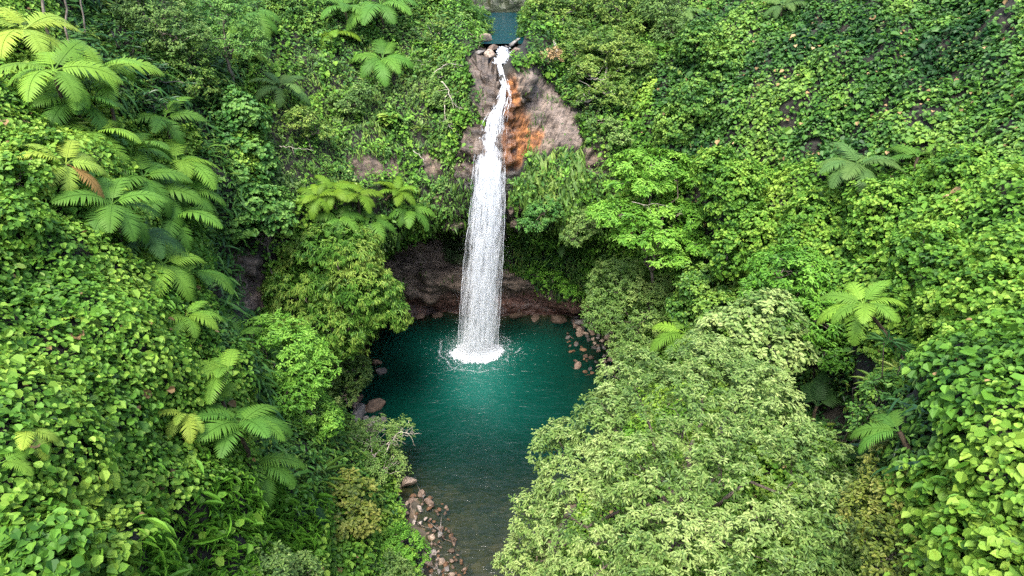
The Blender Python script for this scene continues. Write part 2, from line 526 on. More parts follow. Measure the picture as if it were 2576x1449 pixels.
M_CLIFF = rock_material("cliff_rock", c=((.034,.027,.021),(.155,.115,.082),(.31,.24,.18)))
M_ROCK = rock_material("boulder_rock", terrain=False, c=((.13,.12,.11),(.26,.245,.225),(.42,.40,.37)))
ATT = dict(stain=st, wet=wet, red=red, mossy=moss_shade, pale=pale, rock=rk)
# the cliff behind the pool and the hillsides are two sheets that share their border
tq = np.arange(ntt)
back = np.abs(th_rows) < 1.15
def sub_sheet(name, mask_cols):
    q = quads[:, mask_cols].reshape(-1, 4)
    used, inv = np.unique(q, return_inverse=True)
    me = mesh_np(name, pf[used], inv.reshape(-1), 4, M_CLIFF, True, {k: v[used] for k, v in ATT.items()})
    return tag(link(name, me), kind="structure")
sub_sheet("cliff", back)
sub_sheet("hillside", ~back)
QF = quads.reshape(-1, 4)
TER = BVHTree.FromPolygons(pf.tolist(), QF.tolist())
# ------------------------------------------------------------------ water and bed
r0 = np.array([pf.reshape(nz, ntt, 3)[np.argmin(np.abs(z_rows - .02)), i, :2] for i in range(ntt)])
shore = r0
def shore_r(x, y):
    th = np.arctan2(x - AX[0], y - AX[1])
    rr = np.hypot(r0[:, 0] - AX[0], r0[:, 1] - AX[1])
    ta = np.arctan2(r0[:, 0] - AX[0], r0[:, 1] - AX[1])
    o = np.argsort(ta)
    return np.interp(th, ta[o], rr[o], period=2 * math.pi)
def water_depth(x, y):
    x = np.asarray(x, float); y = np.asarray(y, float)
    dd = np.empty(len(x))
    for i in range(0, len(x), 4096):
        dd[i:i + 4096] = np.sqrt(((x[i:i + 4096, None] - shore[None, :, 0]) ** 2 + (y[i:i + 4096, None] - shore[None, :, 1]) ** 2)).min(1)
    inside = np.hypot(x - AX[0], y - AX[1]) < shore_r(x, y)
    sdist = np.where(inside, dd, -dd)
    deep = np.interp(y, [20, 28, 32, 36, 41, 60], [.35, .5, .95, 2.2, 4.4, 4.4])
    scale = np.interp(x + .25 * (y - 45), [2, 8], [3.0, 6.5])
    dp = deep * (1 - np.exp(-np.maximum(sdist, 0) / scale))
    return np.where(inside, dp, sdist * .25), inside
gx = np.arange(-24, 20, .22); gy = np.arange(-30, 60, .22)
GX, GY = np.meshgrid(gx, gy)
wx, wy = GX.ravel(), GY.ravel()
wd, wi = water_depth(wx, wy)
gi = np.arange(len(wx)).reshape(GX.shape)
gq = np.stack([gi[:-1, :-1], gi[:-1, 1:], gi[1:, 1:], gi[1:, :-1]], -1).reshape(-1, 4)

def compact(V, q):
    used, inv = np.unique(q, return_inverse=True)
    return used, inv.reshape(-1)

# bed: cobbles under shallow water
bp = np.stack([wx, wy, np.zeros_like(wx)], 1)
cob = np.maximum(0, fbm(bp * 1.1, 81, 3)) * .5 + .10 * fbm(bp * 3.0, 85, 2)
bz = np.where(wi, -np.maximum(wd, .04) + np.minimum(cob * .6, np.maximum(wd, .04) * .8 + .05), np.maximum(wd, -3) * -.1)
bedV = np.stack([wx, wy, np.minimum(bz, .35)], 1)
mb, t, out = newmat("stream_bed_stone")
tc = N(t, "ShaderNodeTexCoord")
vo = N(t, "ShaderNodeTexVoronoi"); vo.inputs["Scale"].default_value = 1.9
n1 = N(t, "ShaderNodeTexNoise"); n1.inputs["Scale"].default_value = .8; n1.inputs["Detail"].default_value = 8
t.links.new(tc.outputs["Object"], vo.inputs["Vector"]); t.links.new(tc.outputs["Object"], n1.inputs["Vector"])
ra = ramp(t, [(.0, (.016,.014,.009)), (.5, (.050,.040,.024)), (1, (.13,.085,.045))])
mm = N(t, "ShaderNodeMix", data_type='FLOAT'); mm.inputs["Factor"].default_value = .5
sp = N(t, "ShaderNodeSeparateColor")
t.links.new(vo.outputs["Color"], sp.inputs[0]); t.links.new(sp.outputs[0], mm.inputs["A"]); t.links.new(n1.outputs["Fac"], mm.inputs["B"])
t.links.new(mm.outputs["Result"], ra.inputs[0])
p = N(t, "ShaderNodeBsdfPrincipled"); p.inputs["Roughness"].default_value = .8
t.links.new(ra.outputs[0], p.inputs["Base Color"])
bb = N(t, "ShaderNodeBump"); bb.inputs["Distance"].default_value = .15
t.links.new(vo.outputs["Distance"], bb.inputs["Height"]); t.links.new(bb.outputs[0], p.inputs["Normal"])
t.links.new(p.outputs[0], out.inputs[0])
tag(link("stream_bed", mesh_np("stream_bed", bedV, gq, 4, mb, True)), kind="structure")

def water_material(name, deep, k, hit=None, bump=.5):
    m, t, out = newmat(name)
    L = t.links
    geo = N(t, "ShaderNodeNewGeometry")
    a = attr(t, "depth")
    tc = N(t, "ShaderNodeTexCoord")
    # waves: short crests across the pool
    mp = N(t, "ShaderNodeMapping"); mp.inputs["Scale"].default_value = (.75, 1.7, 1)
    L.new(tc.outputs["Object"], mp.inputs[0])
    w1 = N(t, "ShaderNodeTexNoise"); w1.inputs["Scale"].default_value = 2.6; w1.inputs["Detail"].default_value = 4; w1.inputs["Distortion"].default_value = .6
    L.new(mp.outputs[0], w1.inputs["Vector"])
    w2 = N(t, "ShaderNodeTexNoise"); w2.inputs["Scale"].default_value = .55; w2.inputs["Detail"].default_value = 2
    L.new(mp.outputs[0], w2.inputs["Vector"])
    ag = attr(t, "chop")
    st_ = N(t, "ShaderNodeMath", operation='MULTIPLY'); st_.inputs[1].default_value = bump
    L.new(ag.outputs["Fac"], st_.inputs[0])
    b2 = N(t, "ShaderNodeBump"); b2.inputs["Distance"].default_value = .5; L.new(st_.outputs[0], b2.inputs["Strength"]); L.new(w2.outputs["Fac"], b2.inputs["Height"])
    b1 = N(t, "ShaderNodeBump"); b1.inputs["Distance"].default_value = .34; L.new(st_.outputs[0], b1.inputs["Strength"]); L.new(w1.outputs["Fac"], b1.inputs["Height"]); L.new(b2.outputs[0], b1.inputs["Normal"])
    # turbid emerald body: the deeper the water, the less of the bed shows through
    ex = N(t, "ShaderNodeMath", operation='MULTIPLY'); ex.inputs[1].default_value = -k; L.new(a.outputs["Fac"], ex.inputs[0])
    e2 = N(t, "ShaderNodeMath", operation='EXPONENT'); L.new(ex.outputs[0], e2.inputs[0])
    vn = N(t, "ShaderNodeTexNoise"); vn.inputs["Scale"].default_value = .16; vn.inputs["Detail"].default_value = 3; L.new(tc.outputs["Object"], vn.inputs["Vector"])
    ar = attr(t, "aerated")
    ad = N(t, "ShaderNodeMath", operation='MULTIPLY_ADD'); ad.inputs[1].default_value = .5; L.new(vn.outputs["Fac"], ad.inputs[0]); L.new(ar.outputs["Fac"], ad.inputs[2])
    cr = ramp(t, [(.15, deep[0]), (.45, deep[1]), (1.0, deep[2])]); L.new(ad.outputs[0], cr.inputs[0])
    df = N(t, "ShaderNodeBsdfDiffuse"); L.new(cr.outputs[0], df.inputs[0])
    tr = N(t, "ShaderNodeBsdfTransparent"); tr.inputs[0].default_value = (.62,.70,.55,1)
    mx = N(t, "ShaderNodeMixShader"); L.new(e2.outputs[0], mx.inputs[0]); L.new(df.outputs[0], mx.inputs[1]); L.new(tr.outputs[0], mx.inputs[2])
    gl = N(t, "ShaderNodeBsdfGlossy"); gl.inputs["Roughness"].default_value = .10; L.new(b1.outputs[0], gl.inputs["Normal"])
    fr = N(t, "ShaderNodeFresnel"); fr.inputs["IOR"].default_value = 1.33; L.new(b1.outputs[0], fr.inputs["Normal"])
    m2 = N(t, "ShaderNodeMixShader"); L.new(fr.outputs[0], m2.inputs[0]); L.new(mx.outputs[0], m2.inputs[1]); L.new(gl.outputs[0], m2.inputs[2])
    L.new(m2.outputs[0], out.inputs[0])
    return m
HIT = at_y(*FALL[-1])
dist = np.hypot(wx - HIT[0], (wy - HIT[1]) * .8)
chop = np.interp(dist, [0, 3, 8, 14, 19, 24], [1.0, .8, .6, .55, .6, .65]) * np.interp(wx - .0 * wy, [-11, -7, 4, 9], [.25, 1, 1, .35])
aer = np.exp(-(np.hypot((wx - HIT[0] - .1 * (48 - wy)) / 3.6, np.where(wy < 48, (wy - 46) / 6.5, (wy - 48) / 2.6))) ** 2) * .62
keep = (wi | (wd > -.5))
q = gq[np.all(keep[gq], 1)]
used, inv = compact(None, q)
wave = .035 * fbm(np.stack([wx * .9, wy * 1.8, wx * 0], 1), 99, 3) * chop
M_WATER = water_material("pool_water", ((.0006,.014,.009), (.0012,.032,.023), (.005,.080,.060)), .68, bump=.62)
tag(link("water", mesh_np("water", np.stack([wx, wy, wave], 1)[used], inv, 4, M_WATER, True,
    dict(depth=np.maximum(wd, 0.02)[used], chop=chop[used], aerated=aer[used]))), kind="structure")
# upper pool behind the lip
ux = np.arange(-5.4, 4.2, .4); uy = np.arange(57.4, 84, .5)
UX, UY = np.meshgrid(ux, uy)
ui = np.arange(UX.size).reshape(UX.shape)
uq = np.stack([ui[:-1, :-1], ui[:-1, 1:], ui[1:, 1:], ui[1:, :-1]], -1).reshape(-1, 4)
kz = int(np.argmin(np.abs(z_rows - 23.9)))
ur = np.interp(np.arctan2(UX.ravel() - AX[0], UY.ravel() - AX[1]), th_rows, np.hypot(P[kz, :, 0] - AX[0], P[kz, :, 1] - AX[1]))
uin = (np.hypot(UX.ravel() - AX[0], UY.ravel() - AX[1]) < ur + .5) & (np.abs(UX.ravel() + .7) < np.interp(UY.ravel(), [57, 63, 66], [2.2, 2.8, 6]))
uq = uq[np.all(uin[uq], 1)]
M_WATER2 = water_material("upper_pool_water", ((.0004,.022,.030), (.0006,.036,.048), (.004,.06,.07)), 1.0, bump=.25)
one = np.ones(UX.size)
tag(link("water", mesh_np("water", np.stack([UX.ravel(), UY.ravel(), one * 23.55], 1), uq, 4, M_WATER2, True, dict(depth=one * 4, chop=one * .5, aerated=one * .1))), kind="structure")
# ------------------------------------------------------------------ leaf builders
def tpl_round(fold=.16):          # heart / round leaf, two folded halves
    V = np.array([[-.42,0,0],[-.30,.36,fold],[.12,.46,fold*1.2],[.40,.22,fold*.5],[.58,0,-.10],[.40,-.22,fold*.5],[.12,-.46,fold*1.2],[-.30,-.36,fold]])
    return V, np.array([[0,4,3,2,1],[0,7,6,5,4]])
def tpl_lance(w=.17, droop=.16, fold=.06):     # long leaf
    V = np.array([[-.5,0,0],[-.12,w,fold],[.25,w*.8,fold-droop*.35],[.55,0,-droop],[.25,-w*.8,fold-droop*.35],[-.12,-w,fold]])
    return V, np.array([[0,3,2,1],[0,5,4,3]])
def tpl_oval(w=.26, fold=.08):
    V = np.array([[-.5,0,0],[-.1,w,fold],[.3,w*.75,fold],[.5,0,-.05],[.3,-w*.75,fold],[-.1,-w,fold]])
    return V, np.array([[0,3,2,1],[0,5,4,3]])
def tpl_frond(w=.14, droop=.5):   # small drooping fern blade in three joints
    V = np.array([[0,w*.4,0],[0,-w*.4,0],[.35,w,-.03],[.35,-w,-.03],[.7,w*.8,-droop*.4],[.7,-w*.8,-droop*.4],[1,w*.12,-droop],[1,-w*.12,-droop]])
    return V, np.array([[0,1,3,2],[2,3,5,4],[4,5,7,6]])

def leaves(name, tpl, pos, nrm, tip, size, tint, mat, parent=None, width=None):
    Vt, Ft = tpl
    Nn_ = unit(nrm)
    B = unit(np.cross(Nn_, tip) + 1e-6)
    T = np.cross(B, Nn_)
    s = np.asarray(size)[:, None, None]
    wv = s if width is None else s * np.asarray(width)[:, None, None]
    V = pos[:, None] + s * Vt[None, :, 0:1] * T[:, None] + wv * Vt[None, :, 1:2] * B[:, None] + s * Vt[None, :, 2:3] * Nn_[:, None]
    n, k = len(pos), len(Vt)
    Fi = Ft[None] + (np.arange(n) * k)[:, None, None]
    me = mesh_np(name, V.reshape(-1, 3), Fi.reshape(-1), Ft.shape[1], mat, False, dict(tint=np.repeat(np.clip(tint, 0, 1), k)))
    return link(name, me, parent)

def tubes(name, paths, mat, parent=None, sides=6):
    """paths: list of (points, radii): several joined tapering stems in one mesh"""
    VV, FF, base = [], [], 0
    for pts, rad in paths:
        pts = np.asarray(pts, float)
        d = np.gradient(pts, axis=0)
        d = unit(d)
        ref = np.where(np.abs(d[:, 2:3]) > .9, np.array([[1., 0, 0]]), np.array([[0, 0, 1.]]))
        u = unit(np.cross(d, ref)); v = np.cross(d, u)
        a = np.linspace(0, 2 * math.pi, sides, endpoint=False)
        ring = pts[:, None] + np.asarray(rad)[:, None, None] * (np.cos(a)[None, :, None] * u[:, None] + np.sin(a)[None, :, None] * v[:, None])
        m = len(pts)
        i = np.arange(m * sides).reshape(m, sides) + base
        FF.append(np.stack([i[:-1], np.roll(i, -1, 1)[:-1], np.roll(i, -1, 1)[1:], i[1:]], -1).reshape(-1, 4))
        VV.append(ring.reshape(-1, 3)); base += m * sides
    me = mesh_np(name, np.concatenate(VV), np.concatenate(FF).reshape(-1), 4, mat, True)
    return link(name, me, parent)

def bend(a, b, n=7, sag=0.1, wob=.05, seed=None):
    a, b = np.asarray(a, float), np.asarray(b, float)
    L = np.linalg.norm(b - a)
    t = np.linspace(0, 1, n)[:, None]
    o = rng.normal(0, wob * L, (n, 3)); o[0] = 0; o[-1] *= .3
    p = a + (b - a) * t + o
    p[:, 2] += sag * L * np.sin(t[:, 0] * math.pi)
    return p

def ground(p, out=None, maxd=60):
    """terrain point under p"""
    d = Vector((0, 0, -1)) if out is None else Vector(out).normalized()
    h = TER.ray_cast(Vector(p), d, maxd)
    if h[0] is None:
        h = TER.find_nearest(Vector(p))
        return np.array(h[0]), np.array([0, 0, 1.])
    return np.array(h[0]), np.array(h[1])

def hit(px, py):
    """first terrain point seen at a photo position, and its depth"""
    d = at(px, py, 1.0) - CAM
    h = TER.ray_cast(Vector(CAM), Vector(d).normalized(), 300)
    if h[0] is None:
        return None, None
    p = np.array(h[0])
    return p, float((p - CAM) @ FW)

# leaf colours (real reflectance of leaf blades)
LM = {
    'vine':   leafmat("vine_leaf",    (.018,.070,.010), (.088,.212,.020), (.225,.350,.045), trans=.3, rough=.55, spec=.2),
    'deep':   leafmat("deep_vine_leaf", (.011,.050,.009), (.056,.150,.020), (.170,.290,.040), trans=.25, rough=.5, spec=.25),
    'lime':   leafmat("lime_leaf",    (.034,.115,.010), (.100,.255,.022), (.200,.380,.048), trans=.3),
    'yellow': leafmat("yellow_tip_leaf", (.020,.080,.010), (.080,.190,.022), (.225,.320,.055), trans=.28),
    'pale':   leafmat("pale_leaf",    (.030,.078,.016), (.112,.195,.040), (.270,.350,.110), trans=.25, rough=.5),
    'grey':   leafmat("grey_green_leaf", (.035,.085,.016), (.095,.180,.035), (.210,.300,.075), trans=.22),
    'blue':   leafmat("blue_green_leaf", (.014,.060,.012), (.045,.140,.022), (.120,.240,.040), trans=.22),
    'olive':  leafmat("olive_leaf",   (.025,.052,.008), (.090,.130,.014), (.210,.220,.045), trans=.22),
    'herb':   leafmat("cliff_herb_leaf", (.018,.056,.010), (.074,.155,.020), (.200,.280,.050), trans=.28),
    'dark':   leafmat("dark_leaf",    (.008,.030,.009), (.020,.065,.018), (.050,.120,.025), trans=.15, rough=.3),
    'dry':    leafmat("dry_leaf",     (.13,.085,.03), (.30,.20,.09), (.46,.34,.18), trans=.2, rough=.7),
}
M_BARK = barkmat("grey_bark", (.07,.055,.04), (.22,.18,.14))
M_PALE = barkmat("bleached_wood", (.20,.17,.135), (.42,.38,.31))
M_FERNTRUNK = barkmat("fern_trunk", (.025,.018,.012), (.10,.07,.04), 14)

# ------------------------------------------------------------------ trees
def crown_leaves(lobes, spacing, per, clump_r, style, seed, gap=-.25, zmin=-.45, size=.2, jitter=.3, fill=.25):
    """lobes: (centre, (rx,ry,rz)); returns pos, normal, tip, size, tint, clump centres"""
    Pc, Oc = [], []
    for c, r in lobes:
        r = np.asarray(r, float)
        area = 4 * math.pi * ((r[0] * r[1]) ** 1.6 / 3 + (r[0] * r[2]) ** 1.6 / 3 + (r[1] * r[2]) ** 1.6 / 3) ** (1 / 1.6)
        m = int(area / spacing ** 2)
        d = rand_dirs(m, zmin)
        rr = 1 + .30 * fbm(d * 2.8 + seed, seed, 3)
        dep = 1 - rng.beta(1.1, 5.0, m) * .55
        p = c + d * r * (rr * dep)[:, None]
        ok = fbm(p * (1.0 / (spacing * 2.3)) + seed, seed + 7, 2) > gap
        for c2, r2 in lobes:
            if c2 is c: continue
            ok &= (np.linalg.norm((p - c2) / np.asarray(r2), axis=1) > .8)
        Pc.append(p[ok]); Oc.append(unit(d / r)[ok])
    C = np.concatenate(Pc); O = np.concatenate(Oc)
    k = rng.poisson(per, len(C)) + 2
    ci = np.repeat(np.arange(len(C)), k)
    n = len(ci)
    off = rng.normal(0, 1, (n, 3)); off = unit(off) * (rng.random(n) ** .5)[:, None]
    off = off - np.minimum(0, np.sum(off * O[ci], 1) + .2)[:, None] * O[ci]
    pos = C[ci] + off * clump_r * np.array([1, 1, .65])
    up = np.array([0, 0, 1.])
    if style == 'rosette':            # leaves ring a twig tip
        tip = unit(off * np.array([1, 1, .4]) + .35 * O[ci] + rng.normal(0, .25, (n, 3)))
        nrm = unit(up * .8 + O[ci] * .55 + rng.normal(0, jitter, (n, 3)))
    elif style == 'droop':            # leaves hang from the twig
        tip = unit(off * .7 + np.array([0, 0, -.75]) + .35 * O[ci] + rng.normal(0, .25, (n, 3)))
        nrm = unit(up * .45 + O[ci] * .9 + rng.normal(0, jitter, (n, 3)))
    else:                             # shingled round leaves
        tip = unit(np.array([0, 0, -.6]) + O[ci] * .5 + rng.normal(0, .5, (n, 3)))
        nrm = unit(up * .55 + O[ci] * .75 + rng.normal(0, jitter, (n, 3)))
    sz = size * rng.uniform(.7, 1.25, n)
    ctint = .5 + .55 * fbm(C * .7, seed + 3, 3) + rng.normal(0, .12, len(C))
    tint = ctint[ci] + rng.normal(0, .14, n)
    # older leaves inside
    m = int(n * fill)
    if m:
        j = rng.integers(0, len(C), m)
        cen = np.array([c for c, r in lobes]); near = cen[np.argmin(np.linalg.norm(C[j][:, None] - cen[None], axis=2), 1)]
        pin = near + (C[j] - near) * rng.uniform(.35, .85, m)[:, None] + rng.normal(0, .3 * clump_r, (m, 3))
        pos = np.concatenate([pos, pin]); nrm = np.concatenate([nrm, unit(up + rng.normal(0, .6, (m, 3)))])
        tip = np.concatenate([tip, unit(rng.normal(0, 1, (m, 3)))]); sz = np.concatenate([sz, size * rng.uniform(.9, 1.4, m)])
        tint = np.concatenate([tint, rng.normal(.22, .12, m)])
    return pos, nrm, tip, sz, tint, C, O

SEED = [100]
def tree(label, cat, lobes, leaf, tpl, style, spacing=.5, per=9, clump_r=.32, size=.2, name="tree", base=None, trunk_r=.16,
         gap=-.25, zmin=-.45, fill=.25, bark=None, group=None, limbs=26, tint=0.0, jitter=.3, limb_r=1.0):
    """lobes: (px, py, d, rx, ry, rz) in photo position and metres"""
    SEED[0] += 13
    L = [(at(px, py, d), np.array([rx, ry, rz])) for (px, py, d, rx, ry, rz) in lobes]
    cen = np.mean([c for c, r in L], 0)
    if base is None:
        base, nb = ground(cen, (0, .12, -1))
    base = np.asarray(base, float)
    t = thing(name, base, label, cat, group)
    pos, nrm, tip, sz, ti, C, O = crown_leaves(L, spacing, per, clump_r, style, SEED[0], gap, zmin, size, jitter, fill)
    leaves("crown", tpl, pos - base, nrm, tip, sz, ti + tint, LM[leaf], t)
    paths = []
    fork = base + (cen - base) * .62
    fork[:2] += rng.normal(0, .2, 2)
    paths.append((bend(base - np.array([0, 0, .4]), fork, 8, 0, .025) - base, np.linspace(trunk_r, trunk_r * .65, 8)))
    for c, r in L:
        q = c - np.array([0, 0, .25 * r[2]])
        paths.append((bend(fork, q, 7, .06, .04) - base, np.linspace(trunk_r * .55, trunk_r * .22, 7)))
        sel = np.argsort(np.linalg.norm((C - c) / r, axis=1) + rng.random(len(C)) * .8)[:max(4, limbs // len(L))]
        for s in sel:
            e = C[s] - O[s] * clump_r * .1
            paths.append((bend(q, e, 6, .05, .06) - base, np.linspace(trunk_r * .2 * limb_r, trunk_r * .05 * limb_r + .006, 6)))
    tubes("trunk", paths, bark or M_BARK, t)
    return t

# ------------------------------------------------------------------ tree ferns
def frond_mesh(name, a0, a1, wid=.21, npin=20, sway=0.0):
    V, Fq, tn = [], [], []
    s = np.linspace(0, 1, 60)
    ang = np.radians(a0 + (a1 - a0) * s ** 1.15)
    x = np.concatenate([[0], np.cumsum(np.cos(ang[:-1]) / 59)]); z = np.concatenate([[0], np.cumsum(np.sin(ang[:-1]) / 59)])
    yb = sway * s ** 2
    def pt(q): return np.array([np.interp(q, s, x), np.interp(q, s, yb), np.interp(q, s, z)]), np.interp(q, s, ang)
    # rachis
    for i, q in enumerate(np.linspace(0, .98, 12)):
        p, a = pt(q); w_ = .011 * (1 - .8 * q)
        V += [p + [0, w_, .004], p + [0, -w_, .004]]; tn += [.55, .55]
        if i: b = len(V) - 4; Fq.append([b, b + 1, b + 3, b + 2])
    r_ = np.random.default_rng(int(a0 * 7 + a1) + 900)
    for side in (1, -1):
        for i in range(npin):
            q = .13 + .86 * (i + .5) / npin
            p, a = pt(q)
            T = np.array([math.cos(a), sway * 2 * q, math.sin(a)]); Nn_ = np.array([-math.sin(a), 0, math.cos(a)])
            S = np.array([0, side, 0.])
            u_ = (q - .13) / .87
            L = wid * (math.sin(math.pi * min(1, (u_ * .80 + .20))) ** .62) * (1 - .12 * u_) * r_.uniform(.93, 1.05)
            L = max(L, .02)
            sweep = math.radians(18 + 30 * u_ + r_.normal(0, 3))
            D_ = S * math.cos(sweep) + T * math.sin(sweep)
            hw = .86 / npin * .43
            m = 5
            b = len(V)
            for k in range(m + 1):
                f = k / m
                c = p + D_ * L * f + Nn_ * (.03 * L * math.sin(f * 3.1) - .22 * L * f * f)
                wd_ = hw * (1 - f ** 2.2) + .0015
                ser = 1 if k % 2 else .86
                W = (T * math.cos(sweep) - S * math.sin(sweep)) * wd_ * ser
                V += [c + W - Nn_ * .35 * wd_, c - W - Nn_ * .35 * wd_]
                tv = .45 + .35 * f + r_.normal(0, .06)
                tn += [tv, tv]
                if k: Fq.append([b + 2 * k - 2, b + 2 * k - 1, b + 2 * k + 1, b + 2 * k])
    return mesh_np(name, np.array(V), np.array(Fq).reshape(-1), 4, M_FROND, False, dict(tint=np.clip(tn, 0, 1)))

m, t, out = newmat("fern_frond")
oi = N(t, "ShaderNodeObjectInfo"); a = attr(t, "tint")
rr = ramp(t, [(.2, (.62,.66,.6)), (1, (1.2,1.15,1.1))]); t.links.new(a.outputs["Fac"], rr.inputs[0])
mu = N(t, "ShaderNodeMix", data_type='RGBA', blend_type='MULTIPLY'); mu.inputs["Factor"].default_value = 1
t.links.new(oi.outputs["Color"], mu.inputs["A"]); t.links.new(rr.outputs[0], mu.inputs["B"])
p = N(t, "ShaderNodeBsdfPrincipled"); p.inputs["Roughness"].default_value = .55; p.inputs["Specular IOR Level"].default_value = .15
t.links.new(mu.outputs["Result"], p.inputs["Base Color"])
tr = N(t, "ShaderNodeBsdfTranslucent"); t.links.new(mu.outputs["Result"], tr.inputs[0])
mx = N(t, "ShaderNodeMixShader"); mx.inputs[0].default_value = .3
t.links.new(p.outputs[0], mx.inputs[1]); t.links.new(tr.outputs[0], mx.inputs[2]); t.links.new(mx.outputs[0], out.inputs[0])
M_FROND = m
FRONDS = [frond_mesh("frond", 32, -50, .27), frond_mesh("frond", 20, -66, .28, sway=.06), frond_mesh("frond", 42, -40, .26, sway=-.05),
          frond_mesh("frond", 4, -80, .27), frond_mesh("frond", 52, -24, .25), frond_mesh("frond", -18, -84, .22)]
FCOL = {'bright': (.140,.275,.032), 'yellow': (.235,.340,.046), 'mid': (.080,.190,.026), 'dark': (.032,.085,.022), 'deep': (.018,.055,.018), 'grey': (.085,.165,.040), 'lime': (.115,.215,.018), 'dead': (.26,.17,.06)}

def tree_fern(px, py, L_px, n, col, label, d=None, lift=1.6, lean=.35, arc=None, dead=0, trunk=True, name="tree_fern", steep=0.0):
    """crown at photo position; L_px = frond length in photo px; arc = (from, to) degrees of azimuth when the crown is one-sided"""
    p, dt = hit(px, py)
    if d is None:
        d = dt - lift * .8
    top = at(px, py, d)
    g, gn = ground(top, (0, 0, -1))
    q = TER.find_nearest(Vector(top))
    nearest = np.array(q[0])
    if top[2] - g[2] > 4.5:             # on a steep face: rooted in the slope behind
        h = TER.ray_cast(Vector(top), Vector((unit(nearest - top) * 1.0 + np.array([0, 0, -.8]))).normalized(), 30)
        g = np.array(h[0]) if h[0] is not None else nearest
    L = L_px * d / F * 1.48
    slope_n = unit(top - nearest)
    axis = unit(np.array([0, 0, 1.]) + lean * slope_n * np.array([1, 1, .3]))
    fern = thing(name, g, label, "tree fern" if name == "tree_fern" else "fern", "tree ferns on the slopes of the gorge")
    if trunk:
        tubes("trunk", [(bend(g - np.array([0, 0, .3]) - g, top - g, 7, 0, .02), np.linspace(.11, .075, 7))], M_FERNTRUNK, fern, 7)
    Zq = Vector((0, 0, 1)).rotation_difference(Vector(axis)).to_matrix()
    a0 = rng.uniform(0, 360)
    for i in range(n):
        if arc is None:
            az = a0 + 360 * i / n + rng.normal(0, 7)
        else:
            az = arc[0] + (arc[1] - arc[0]) * (i + .5) / n + rng.normal(0, 5)
        layer = i % 3
        if i < dead: mi = 5
        elif layer == 0: mi = rng.choice([0, 2])
        elif layer == 1: mi = rng.choice([0, 1])
        else: mi = rng.choice([1, 3, 4])
        fo = bpy.data.objects.new("frond", FRONDS[mi])
        COL.objects.link(fo)
        fo.parent = fern
        s = L * rng.uniform(.85, 1.12) * (1.0 if layer < 2 else .92)
        M = Zq @ Matrix.Rotation(math.radians(az), 3, 'Z') @ Matrix.Rotation(math.radians(rng.normal(0, 9)), 3, 'X') @ Matrix.Rotation(math.radians(rng.normal(-steep, 6)), 3, 'Y')
        fo.matrix_basis = Matrix.Translation(Vector(top - g)) @ M.to_4x4() @ Matrix.Scale(s, 4)
        c = np.array(FCOL['dead'] if i < dead else FCOL[col]) * rng.uniform(.78, 1.12) * (np.array([1.12, 1.06, 1.0]) if layer == 0 else np.array([.9, .95, 1.0]))
        fo.color = (*c, 1)
        if i < dead: fo["label"] = "withered brown frond hanging down"
    return fern
# ------------------------------------------------------------------ ground cover on the slopes (nobody could count it: kind stuff)
tri = np.concatenate([QF[:, [0, 1, 2]], QF[:, [0, 2, 3]]])
ta, tb, tcc = pf[tri[:, 0]], pf[tri[:, 1]], pf[tri[:, 2]]
tarea = .5 * np.linalg.norm(np.cross(tb - ta, tcc - ta), axis=1)
tcen = (ta + tb + tcc) / 3
tx, ty, td = proj(tcen)
tn_ = unit(TN[tri].mean(1))
facing = np.sum(tn_ * unit(CAM - tcen), 1)
seen = (td > 4) & ~in_poly(tx, ty, [(1235,140),(1285,140),(1330,300),(1320,430),(1280,450),(1275,600),(1195,600),(1190,450),(1190,330),(1230,250)])
gully = in_poly(tx, ty, [(1740,450),(1820,470),(1850,640),(1810,720),(1760,640)]) | in_poly(tx, ty, [(560,600),(660,560),(700,640),(650,700),(680,780),(640,880),(560,860)]) | in_poly(tx, ty, [(2040,880),(2140,830),(2220,930),(2330,950),(2300,1080),(2140,1090),(2040,1010)])
seen = seen & (tx > -330) & (tx < 2906) & (ty > -200) & (ty < 1690) & (facing > -.15) & (tcen[:, 2] < 37)
seen = seen * np.where(gully, .22, 1.0)
trk = rk[tri].mean(1)
tth = np.arctan2(tcen[:, 0] - AX[0], tcen[:, 1] - AX[1])

def scatter(density, mask_w=None, seed=1):
    """points on the seen terrain; density leaves per m2 (array or number)"""
    lam = tarea * density * seen
    if mask_w is not None: lam = lam * mask_w
    cnt = rng.poisson(lam)
    i = np.repeat(np.arange(len(tri)), cnt)
    u, v = rng.random(len(i)), rng.random(len(i))
    fl = u + v > 1
    u[fl], v[fl] = 1 - u[fl], 1 - v[fl]
    p = ta[i] + u[:, None] * (tb - ta)[i] + v[:, None] * (tcc - ta)[i]
    nn = unit(TN[tri[i, 0]] * (1 - u - v)[:, None] + TN[tri[i, 1]] * u[:, None] + TN[tri[i, 2]] * v[:, None])
    return p, nn

